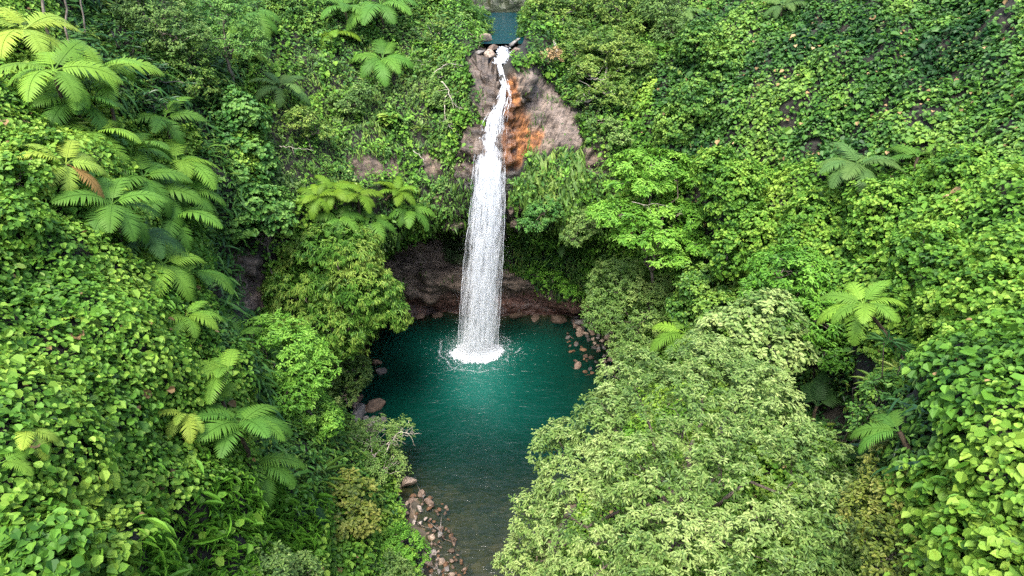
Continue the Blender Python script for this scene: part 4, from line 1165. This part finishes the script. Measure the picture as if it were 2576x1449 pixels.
rosette_plant(1060,322,1,.05,.5,"straw-based spiky plant on the cliff left of the fall", 'herb', .8, "spiky_plant", .05)
rosette_plant(800,1195,1,.05,1.0,"bird's-nest fern spreading strap leaves behind the olive shrub", 'herb', 1.7, "nest_fern", .05)
rosette_plant(2090,980,4,.5,.6,"broad dark-leaved plant on the floor of the hollow", 'dark', .55, "broadleaf_plant", .26)
rosette_plant(2230,950,5,.45,2.0,"shaggy nest of ferns wrapped round the trunk of the bright tree fern", 'herb', .9, "nest_fern", .08)
rosette_plant(973,292,3,.35,.6,"yellowish big-leaved plant on the cliff above the bare strata", 'yellow', 1.0, "broadleaf_plant", .30)

# ------------------------------------------------------------------ tree ferns (photo position, frond length in photo px)
TF = [
 (60,75,100,9,'yellow',"brightest yellow tree fern at the top corner of the slope",dict(lift=4)),
 (135,178,105,10,'bright',"tree fern just below the brightest yellow one, fronds in two tiers",dict(lift=3.6)),
 (250,180,100,9,'bright',"bright tree fern beside the dark whorled shrubs",dict(lift=3.4)),
 (235,335,95,12,'bright',"dense bright tree fern in the middle of the upper cluster",dict(lift=3.2)),
 (165,412,85,9,'yellow',"yellowish tree fern with one withered brown frond",dict(lift=2.8,dead=1)),
 (282,515,100,14,'mid',"many-fronded tree fern whose fronds radiate evenly, lowest at the edge of the vines",dict(lift=2.8)),
 (360,445,95,10,'mid',"mid-green tree fern squeezed in the centre of the cluster",dict(lift=2.6)),
 (445,408,92,11,'bright',"bright tree fern at the outer edge of the cluster, next to the blue-green tree",dict(lift=3.2)),
 (430,545,95,11,'mid',"tree fern with drooping fronds below the outer bright one",dict(lift=3.0,steep=-6)),
 (415,298,72,7,'mid',"small darker tree fern standing alone below the whorled shrubs",dict(lift=2.2)),
 (410,665,100,8,'bright',"tree fern with few long fronds below the upper cluster",dict(lift=2.8)),
 (468,795,72,9,'bright',"tree fern above the gully with a brown tip to one frond",dict(lift=2.6,dead=1)),
 (190,800,52,3,'yellow',"three yellow fronds poking out of the vine blanket",dict(lift=.8,trunk=False)),
 (572,935,85,9,'bright',"bright tree fern half hidden by the dome-shaped lime tree",dict(lift=4.0,arc=(95,290))),
 (600,850,85,6,'mid',"dark tree fern fronds showing behind the dome-shaped lime tree",dict(lift=3.0,arc=(60,200))),
 (465,1042,62,5,'yellow',"small pale tree fern with hanging fronds beside the vines",dict(lift=2.0,arc=(-150,-20))),
 (602,1068,112,12,'mid',"largest spreading tree fern below the dome-shaped lime tree",dict(lift=5.0)),
 (640,1165,92,7,'mid',"lower tree fern under the largest spreading one",dict(lift=3.0,arc=(-160,10))),
 (62,1085,70,3,'yellow',"two pale fronds lying on the vines at the frame's edge",dict(lift=.7,arc=(-80,20),trunk=False)),
 (2,1165,70,4,'bright',"pale fern fronds cut by the edge of the frame",dict(lift=.7,trunk=False)),
 (775,1265,55,6,'deep',"dark fern in the shade beside the olive shrub",dict(lift=.8)),
 (705,218,58,9,'grey',"lone evenly radiating tree fern on the cliff high above the cave",dict(lift=1.6)),
 (958,12,78,10,'mid',"drooping tree fern at the top, over the cliff",dict(lift=4.0)),
 (868,18,62,8,'mid',"paler tree fern beside the drooping one at the top of the cliff",dict(lift=3.5)),
 (962,148,68,9,'mid',"drooping tree fern with one upright bright frond, lower on the cliff",dict(lift=2.4)),
 (840,85,55,8,'lime',"lime-coloured hanging fern on the upper cliff",dict(lift=1.2,steep=-20)),
 (620,120,55,7,'lime',"pale lime fern clump below the bluish forest tree",dict(lift=1.4,steep=-16)),
 (638,30,60,6,'mid',"long hanging fern fronds beside the bluish forest tree",dict(lift=1.6,arc=(-140,20),steep=-20)),
 (798,495,42,9,'lime',"bright fern at the end of the ledge row above the cave, nearest the gully",dict(lift=1.6)),
 (838,480,46,9,'lime',"tall bright fern second in the ledge row above the cave",dict(lift=1.8)),
 (898,490,50,11,'lime',"largest fern of the ledge row above the cave",dict(lift=1.8)),
 (1000,482,44,10,'lime',"fern of the ledge row closest to the fall",dict(lift=1.8)),
 (1033,528,50,8,'mid',"darker fern hanging below the ledge row near the overhang",dict(lift=1.4,steep=-14)),
 (938,555,48,8,'mid',"dark fern at the lip of the cave beneath the ledge row",dict(lift=1.2,steep=-14)),
 (850,545,50,8,'mid',"dark fern tucked behind the top of the yellow-green tree",dict(lift=1.2)),
 (1418,608,40,9,'grey',"shaded tree fern beside the dull grey-green bush",dict(lift=1.6)),
 (1648,120,44,8,'mid',"dark tree fern next to the broad light green tree",dict(lift=1.5)),
 (1968,14,46,8,'grey',"pale tree fern at the top edge of the vine wall",dict(lift=1.8)),
 (1716,34,44,7,'grey',"small tree fern at the top edge, nearer the upper pool",dict(lift=2.0)),
 (2158,418,84,13,'grey',"large grey-green tree fern half sunk in the vine wall",dict(lift=3.2)),
 (2310,395,68,6,'mid',"dark arching fern right of the large grey-green one",dict(lift=1.4,arc=(20,180))),
 (2358,362,36,4,'bright',"tiny bright fern tip above the dark arching fern",dict(lift=1.2)),
 (2172,766,82,13,'bright',"bright tree fern with a shaggy trunk above the dark hollow",dict(lift=6.0)),
 (1722,838,72,9,'bright',"tree fern peeping between the grey-green tree and the very large tree",dict(lift=6.0)),
 (2056,1022,80,5,'dark',"dark fern frond in the hollow against the very large tree",dict(lift=1.8,arc=(0,120))),
 (2262,1085,78,5,'mid',"arching fern lit at its tip in the hollow",dict(lift=2.0,arc=(60,200))),
 (2215,1150,62,7,'dark',"dark spreading fern above the olive bush",dict(lift=1.2)),
 (560,1010,60,6,'bright',"pale tree fern crown between the half hidden one and the small hanging one",dict(lift=3.0,arc=(80,260))),
 (330,380,88,10,'mid',"mid-green tree fern just under the dense bright one",dict(lift=2.6)),
 (385,480,92,10,'mid',"tree fern with long fronds between the evenly radiating one and the one with drooping fronds",dict(lift=2.4)),
 (190,255,92,10,'mid',"shaded tree fern hanging under the second tier at the top of the cluster",dict(lift=2.2,arc=(-170,20))),
 (470,480,80,8,'mid',"small tree fern below the outer bright one, against the blue-green bush",dict(lift=2.2)),
 (350,600,80,7,'dark',"dark tree fern in the shade under the lowest fronds of the upper cluster",dict(lift=1.4)),
 (480,690,85,8,'mid',"tree fern leaning towards the gully beside the one with few long fronds",dict(lift=2.4)),
]
for (px, py, L_, n_, c_, lab, kw) in TF:
    tree_fern(px, py, L_, n_, c_, lab, **kw)

# ------------------------------------------------------------------ bleached branches
def branch(pts, r_, label, twigs=5, name="bare_branch", mat=None):
    r_ *= .62
    W = np.array([at(*q) for q in pts])
    b = W[0]
    s = np.linspace(0, 1, len(W)); ss = np.linspace(0, 1, 14)
    Wp = np.stack([np.interp(ss, s, W[:, k]) for k in range(3)], 1) + rng.normal(0, .03, (14, 3))
    paths = [(Wp - b, np.linspace(r_, r_ * .35, 14))]
    for k in range(twigs):
        i = rng.integers(3, 13)
        dr = unit(rng.normal(0, 1, 3) + np.array([.3, -.4, -.1]))
        paths.append((bend(Wp[i], Wp[i] + dr * rng.uniform(.4, 1.1), 5, .05, .08) - b, np.linspace(r_ * .4, r_ * .12, 5)))
    o = tubes(name, paths, mat or M_PALE, None)
    o.location = b
    tag(o, label, "branch")
branch([(1112,205,52.4),(1130,225,52.1),(1128,240,52),(1150,268,51.8),(1185,280,51.6)], .07, "thick bleached branch hanging on the cliff left of the fall", 9)
branch([(1118,265,52.2),(1120,300,51.9),(1132,320,51.7),(1150,332,51.6)], .05, "short forked bleached branch under the thick one", 6)
branch([(1090,180,53.2),(1130,160,52.8),(1165,165,52.6),(1185,160,52.5)], .06, "bleached bough sticking out above the thick branch", 6)
branch([(1252,182,52.4),(1275,168,52.4),(1300,155,52.6)], .045, "thin driftwood stick lying across the head of the fall", 2)
branch([(700,368,46.5),(740,372,46.2),(790,378,46)], .035, "thin pale twig arching from the cliff above the gully", 2)
branch([(1040,380,51.4),(1060,395,51.2),(1072,415,51.1)], .05, "bleached root dangling over the bare strata", 3)
branch([(1440,190,53.2),(1480,215,52.9),(1500,245,52.6)], .04, "pale curving branch in front of the broad light green tree", 4)
branch([(1590,508,47.2),(1625,516,46.9),(1650,512,46.8),(1690,522,46.7)], .03, "bare grey branch across the gap in the layered lime tree", 5)
branch([(845,1140,42.5),(865,1160,42.3)], .05, "short white stick poking from the leaning shrub tree", 1)
branch([(968,1142,43.5),(985,1110,43.9),(1005,1085,44.2),(1040,1095,44.4)], .06, "dry twiggy tip of a dead bough held over the pool", 16)
# ------------------------------------------------------------------ the fall: water in free strands, spray and foam
mw, t, out = newmat("falling_water")
p = N(t, "ShaderNodeBsdfPrincipled"); p.inputs["Base Color"].default_value = (.70, .73, .76, 1); p.inputs["Roughness"].default_value = .35
tr = N(t, "ShaderNodeBsdfTranslucent"); tr.inputs[0].default_value = (.86, .90, .92, 1)
mx = N(t, "ShaderNodeMixShader"); mx.inputs[0].default_value = .35
t.links.new(p.outputs[0], mx.inputs[1]); t.links.new(tr.outputs[0], mx.inputs[2]); t.links.new(mx.outputs[0], out.inputs[0])
M_FALL = mw
FC = np.array([at_y(*q) for q in FALL])
fl = np.concatenate([[0], np.cumsum(np.linalg.norm(np.diff(FC, axis=0), axis=1))])
FL = fl[-1]
HWID = np.interp(np.linspace(0, FL, 200), fl, np.array([.13, .25, .45, .66, .82, .92, 1.0, 1.14, 1.22, 1.28]))
def fall_pt(s):
    s = np.clip(s, 0, FL)
    c = np.stack([np.interp(s, fl, FC[:, k]) for k in range(3)], 1)
    return c, np.interp(s, np.linspace(0, FL, 200), HWID)
s_cling = fl[5]
def strands(n, smin, smax, lmin, lmax, wmin, wmax, thr, sig, seed, depth=.35):
    s = rng.uniform(smin, smax, n)
    u = np.clip(rng.normal(0, sig, n), -1.35, 1.35)
    q = np.stack([u * 2.6, s * .33, np.zeros(n)], 1)
    q2 = np.stack([u * 7.0, s * .9, np.zeros(n)], 1)
    den = fbm(q, seed, 3) + .55 * fbm(q2, seed + 9, 2)
    ok = den + rng.normal(0, .15, n) > thr
    s, u = s[ok], u[ok]
    n = len(s)
    dep = rng.normal(0, depth, n) * np.clip((s - s_cling * .6) / 6, .12, 1) * 1.3
    L = rng.uniform(lmin, lmax, n) * np.interp(s, [0, 6, FL], [.5, .8, 1.2]); wv = rng.uniform(wmin, wmax, n)
    rows = []
    for k in range(4):
        c, hw = fall_pt(s + L * (k / 3 - .5))
        wob = .05 * np.sin(s * 3 + u * 9 + k)
        c = c + np.stack([u * hw + wob * .6, -np.abs(dep) * .5 + dep * .5 - .04, np.zeros(n)], 1)
        ww = wv * (0.35, 1, .85, .1)[k]
        rows.append((c, ww))
    a = rng.uniform(0, math.pi, n)
    side = np.stack([np.cos(a), np.sin(a) * .6, np.zeros(n)], 1)
    V = np.stack([c + sg * side * ww[:, None] for c, ww in rows for sg in (1, -1)], 1)
    Fq = np.array([[0, 1, 3, 2], [2, 3, 5, 4], [4, 5, 7, 6]])
    return V.reshape(-1, 3), (Fq[None] + (np.arange(n) * 8)[:, None, None]).reshape(-1, 4)
parts_ = [strands(5200, 0, s_cling + 3, .3, 1.0, .006, .018, -.10, .50, 501, .10),
          strands(2200, 0, s_cling + 4, .4, 1.2, .008, .022, .05, .32, 503, .10),
          strands(24000, s_cling - 2, FL, .7, 2.4, .002, .0055, -.14, .50, 505, .4),
          strands(5200, s_cling - 2, FL, .4, 1.3, .004, .013, .08, .36, 507, .3),
          strands(24000, s_cling, FL, .2, .8, .002, .005, -.35, .62, 509, .55)]
VV, FF, b = [], [], 0
for V, Fq in parts_:
    VV.append(V); FF.append(Fq + b); b += len(V)
# fine drops shed at the sides
def drops(P, r_):
    n = len(P)
    o = np.array([[1, 0, -.5], [-.5, .87, -.5], [-.5, -.87, -.5], [0, 0, 1.]])
    V = P[:, None] + o[None] * np.asarray(r_)[:, None, None]
    Ft = np.array([[0, 1, 3], [1, 2, 3], [2, 0, 3], [0, 2, 1]])
    return V.reshape(-1, 3), (Ft[None] + (np.arange(n) * 4)[:, None, None]).reshape(-1, 3)
me = mesh_np("waterfall", np.concatenate(VV), np.concatenate(FF).reshape(-1), 4, M_FALL, True)
tag(link("waterfall", me), "tall white fall plunging from the lip into the pool", "waterfall", kind="structure")
n = 120000
s = s_cling + (FL - s_cling) * rng.random(n) ** .6
c, hw = fall_pt(s)
u = rng.normal(0, .56, n)
P_ = c + np.stack([u * hw * 1.05, rng.normal(0, .45, n), rng.normal(0, .2, n)], 1)
n2 = 60000
rr_ = np.abs(rng.normal(0, 1.15, n2)); az = rng.uniform(0, 2 * math.pi, n2)
Pb = HIT + np.stack([rr_ * np.cos(az) * 1.25, rr_ * np.sin(az), np.abs(rng.normal(0, 1.0, n2)) * np.exp(-rr_ * .3)], 1)
V, Ft = drops(np.concatenate([P_, Pb]), np.concatenate([rng.uniform(.003, .007, n), rng.uniform(.003, .010, n2)]))
tag(link("spray", mesh_np("spray", V, Ft.reshape(-1), 3, M_FALL)), "fine spray drifting off the fall", "spray", kind="stuff")
# foam boiling where the fall lands, and the ring it pushes out
n = 9000
az = rng.uniform(0, 2 * math.pi, n)
lim = 1.45 * (1 + .35 * fbm(np.stack([np.cos(az) * 2.4, np.sin(az) * 2.4, az * 0], 1), 83, 4))
rr_ = lim * (rng.random(n) ** .6 + np.abs(rng.normal(0, .10, n)))
Pf = HIT + np.stack([rr_ * np.cos(az) * 1.28, rr_ * np.sin(az) * .95 - .2, np.abs(rng.normal(0, .22, n)) * np.clip(1 - rr_ / 2.2, .05, 1) + .02], 1)
n3 = 2600
az = rng.uniform(0, 2 * math.pi, n3)
rad = 2.75 + .22 * np.sin(az * 3 + .5) + .12 * np.sin(az * 8) + rng.normal(0, .05, n3)
okr = (fbm(np.stack([np.cos(az) * 2, np.sin(az) * 2, az * 0], 1), 77, 2) > -.12)
Pr = (HIT + np.stack([rad * np.cos(az) * 1.22, rad * np.sin(az) * .98, .04 + 0 * az], 1))[okr]
n4 = 9000
az = rng.uniform(0, 2 * math.pi, n4); rr_ = 1.7 + np.abs(rng.normal(0, 1.1, n4))
lace = fbm(np.stack([rr_ * np.cos(az) * 2.2, rr_ * np.sin(az) * 2.2, az * 0], 1), 79, 3)
Pl = (HIT + np.stack([rr_ * np.cos(az) * 1.3, rr_ * np.sin(az) - .15, .03 + 0 * az], 1))[np.abs(lace) < .09 * np.exp(-(rr_ - 1.7) * .8)]
V, Ft = drops(np.concatenate([Pf, Pr, Pl]), np.concatenate([rng.uniform(.03, .09, n), rng.uniform(.006, .016, len(Pr)), rng.uniform(.008, .024, len(Pl))]))
tag(link("foam", mesh_np("foam", V, Ft.reshape(-1), 3, M_FALL)), "white foam where the fall strikes the pool", "foam", kind="stuff")
# little chute over the lip boulders
cs = np.array([at_y(1268,120,57.2), at_y(1262,132,56.2), at_y(1270,140,55.2), at_y(1258,150,54.3), at_y(1256,160,53.2)])
n = 1500
k = rng.uniform(0, 4, n); u = rng.normal(0, .2, n)
q = np.stack([np.interp(k, range(5), cs[:, j]) for j in range(3)], 1) + np.stack([u, rng.normal(0, .15, n), np.abs(rng.normal(0, .06, n))], 1)
V, Ft = drops(q, rng.uniform(.02, .07, n))
tag(link("cascade", mesh_np("cascade", V, Ft.reshape(-1), 3, M_FALL)), "small white cascade between the boulders at the head of the fall", "cascade", kind="structure")
# ------------------------------------------------------------------ boulders and cobbles, one object each
def rock_mesh(seed, k=16, round_=.0):
    r_ = np.random.default_rng(seed)
    bm = bmesh.new()
    d = r_.normal(0, 1, (k, 3)); d /= np.linalg.norm(d, axis=1)[:, None]
    d *= r_.uniform(.8, 1.1, (k, 1)) * np.array([1, .8, .62])
    for v in d: bm.verts.new(v)
    ret = bmesh.ops.convex_hull(bm, input=bm.verts)
    bmesh.ops.delete(bm, geom=[e for e in ret["geom_interior"] if isinstance(e, bmesh.types.BMVert)], context='VERTS')
    bmesh.ops.dissolve_limit(bm, angle_limit=.28, verts=bm.verts, edges=bm.edges)
    bmesh.ops.bevel(bm, geom=bm.edges[:], offset=.07 + .1 * round_, segments=2, affect='EDGES', profile=.6)
    bmesh.ops.triangulate(bm, faces=bm.faces)
    bmesh.ops.subdivide_edges(bm, edges=bm.edges, cuts=1, use_grid_fill=True)
    bm.verts.ensure_lookup_table()
    co = np.array([v.co[:] for v in bm.verts])
    nz_ = 1 + .07 * fbm(co * 2.2 + seed, seed, 3)
    for v, f in zip(bm.verts, nz_): v.co *= f
    me = bpy.data.meshes.new("rock")
    bm.to_mesh(me); bm.free()
    me.materials.append(M_ROCK)
    me.polygons.foreach_set("use_smooth", np.full(len(me.polygons), True))
    return me
RKS = [rock_mesh(600 + i, 14 + (i % 3) * 4, 1.0 if i > 6 else .2) for i in range(11)]
RC = {'grey': (.62,.60,.58), 'dark': (.26,.24,.23), 'brown': (.60,.44,.34), 'pale': (1.25,1.12,1.02), 'orange': (.46,.25,.12), 'wet': (.32,.22,.15), 'tan': (1.0,.80,.64)}
def rock(px, py, size_px, col, label, group=None, name="boulder", zoff=.12, kinds=(0, 7), flat=1.0, cat="rock", p=None):
    if p is None:
        p, d = hit(px, py)
        dz = at(px, py, 1.0) - CAM
        k = -(CAM[2] - 0.0) / dz[2]
        pw = CAM + dz * k                       # where the water plane is met
        if p is None or (pw - CAM) @ FW < d: p = pw
    d = float((p - CAM) @ FW)
    s = size_px * d / F / 2
    o = bpy.data.objects.new(name, RKS[rng.integers(*kinds)])
    COL.objects.link(o)
    o.location = p + np.array([0, .15 * s, zoff * s])
    o.rotation_euler = (rng.normal(0, .35), rng.normal(0, .35), rng.uniform(0, 6.28))
    o.scale = (s * rng.uniform(.9, 1.15), s * rng.uniform(.9, 1.15), s * flat * rng.uniform(.85, 1.15))
    c = np.array(RC[col]) * rng.uniform(.85, 1.15)
    o.color = (*c, 1)
    return tag(o, label, cat, group)
for a_ in [
    (1030,1222,62,'tan',"big pale boulder standing at the water's edge below the leaning shrub tree"),
    (1062,1245,30,'brown',"wet brown boulder touching the big pale one"),
    (918,1355,46,'brown',"block-shaped brown boulder between the olive shrub and the low bright bush"),
    (905,1045,80,'grey',"largest grey boulder of the cluster where the pool bends"),
    (940,1075,66,'grey',"grey slab leaning against the largest boulder of the pool bend"),
    (945,1028,58,'wet',"dark wet boulder half in the pool behind the largest grey one"),
    (925,1032,34,'orange',"rust-stained rock in front of the dark wet boulder"),
    (893,1022,26,'tan',"small upright pale rock on top of the grey cluster"),
    (905,1008,38,'wet',"submerged brown rock at the far end of the grey cluster"),
    (880,1065,40,'dark',"dark boulder under the drooping lime leaves"),
    (960,1060,34,'dark',"dark rock at the water side of the grey slab"),
    (950,917,32,'wet',"rock awash in the pool below the yellow-green tree"),
    (958,938,36,'dark',"submerged rock just in front of the one awash"),
    (1452,924,28,'brown',"lone brown rock standing in the shallows off the rocky shore"),
    (1437,884,26,'orange',"orange stained rock in the shallows nearest the fall"),
    (1465,882,24,'orange',"second orange stained rock, closer to the rocky shore"),
    (1450,868,20,'dark',"dark rock with a pale cap in the shallows"),
    (1455,818,48,'grey',"big angular rock at the far end of the rocky shore"),
    (1482,825,44,'grey',"tilted grey block next to the big angular rock"),
    (1515,812,40,'tan',"light grey block below the foot of the grey-green tree"),
    (1530,842,36,'grey',"squarish rock in the middle of the rocky shore"),
    (1545,895,48,'grey',"large egg-shaped boulder at the near end of the rocky shore"),
    (1222,98,50,'tan',"rounded tan boulder beside the upper pool"),
    (1240,122,32,'brown',"brown boulder just upstream of the small cascade"),
    (1230,140,40,'tan',"tan boulder pinching the small cascade from the near side"),
    (1206,138,36,'grey',"grey boulder behind the tan one at the cascade"),
    (1298,128,36,'brown',"brown boulder pinching the small cascade on its far side"),
    (1275,120,16,'dark',"dark wet stone in the middle of the cascade"),
    (1296,110,34,'grey',"grey slab closing the upper pool"),
    (1030,690,20,'brown',"loose brown block on the ledge inside the cave"),
    (1095,500,26,'brown',"reddish block jutting from the ferns over the cave"),
]+[(1300,800,40,'wet',"low dark rock at the foot of the back wall just past the fall"),(1350,806,46,'brown',"brown rock shelf end at the foot of the back wall"),(1405,808,50,'wet',"dark wet rock at the waterline between the back wall and the rocky shore"),
    (1100,800,36,'wet',"dark rock at the waterline in front of the cave, next to the fall"),(1050,798,40,'brown',"reddish rock at the waterline at the cave's far corner")]:
    k = dict(kinds=(7, 11)) if a_[3] in ('tan',) else {}
    if a_[1] < 150: k['p'] = at_y(a_[0], a_[1], {1222:58.2,1240:56.6,1230:54.6,1206:54.8,1298:55.6,1275:56.4,1296:57.4}[a_[0]])
    rock(a_[0], a_[1], a_[2], a_[3], a_[4], **k)
def spread(poly, n, smin, smax, cols, label, group, kinds=(0, 11), name="rock", minsep=.6):
    xs = [q[0] for q in poly]; ys = [q[1] for q in poly]
    done = []
    tries = 0
    while len(done) < n and tries < n * 60:
        tries += 1
        x, y = rng.uniform(min(xs), max(xs)), rng.uniform(min(ys), max(ys))
        if not in_poly(np.array([x]), np.array([y]), poly)[0]: continue
        s = smin + (smax - smin) * rng.random() ** 2
        if any((x - a) ** 2 + ((y - b) * 1.5) ** 2 < (minsep * .5 * (s + c)) ** 2 for a, b, c in done): continue
        done.append((x, y, s))
        rock(x, y, s, rng.choice(cols), label, group, name=name, kinds=kinds, zoff=.05)
spread([(1430,800),(1500,795),(1560,850),(1600,900),(1640,930),(1540,960),(1520,920),(1500,870),(1440,830)], 85, 15, 38, ['grey','grey','brown','tan','dark'],
       "angular grey or brown rock heaped on the rocky shore beside the pool", "rocks heaped on the rocky shore", (0, 7))
spread([(1420,830),(1490,860),(1520,930),(1530,980),(1480,960),(1440,900)], 22, 10, 24, ['wet','dark','wet','orange'],
       "dark wet stone lying in the shallows off the rocky shore", "wet stones in the shallows", (0, 11))
spread([(975,1270),(1060,1240),(1090,1280),(1110,1340),(1100,1380),(1140,1449),(1160,1520),(1050,1520),(1060,1400),(1080,1330),(1000,1320)], 85, 11, 30, ['pale','tan','tan','grey','brown','orange'],
       "pale rounded cobble on the bar along the stream", "cobbles on the bar along the stream", (7, 11), "cobble")
spread([(1060,1240),(1120,1260),(1150,1340),(1170,1449),(1120,1449),(1100,1340)], 40, 9, 24, ['wet','orange','wet','brown'],
       "wet rust-brown stone in the shallow edge of the stream", "rust-brown stones in the stream edge", (7, 11))
spread([(890,1340),(960,1290),(990,1320),(930,1420),(880,1400)], 12, 12, 26, ['grey','brown','tan'],
       "half-buried rock in the plants between the olive shrub and the low bright bush", "rocks in the bank plants", (0, 11))
spread([(1190,100),(1250,110),(1255,150),(1200,160)], 9, 8, 16, ['tan','grey','brown'], "small rounded stone among the boulders at the head of the fall", "stones at the head of the fall", (7, 11)) if False else None
spread([(860,1010),(960,1030),(975,1090),(870,1095)], 16, 12, 28, ['grey','dark','grey'], "small grey rock filling gaps of the boulder cluster at the pool bend", "small rocks of the pool bend", (0, 7))
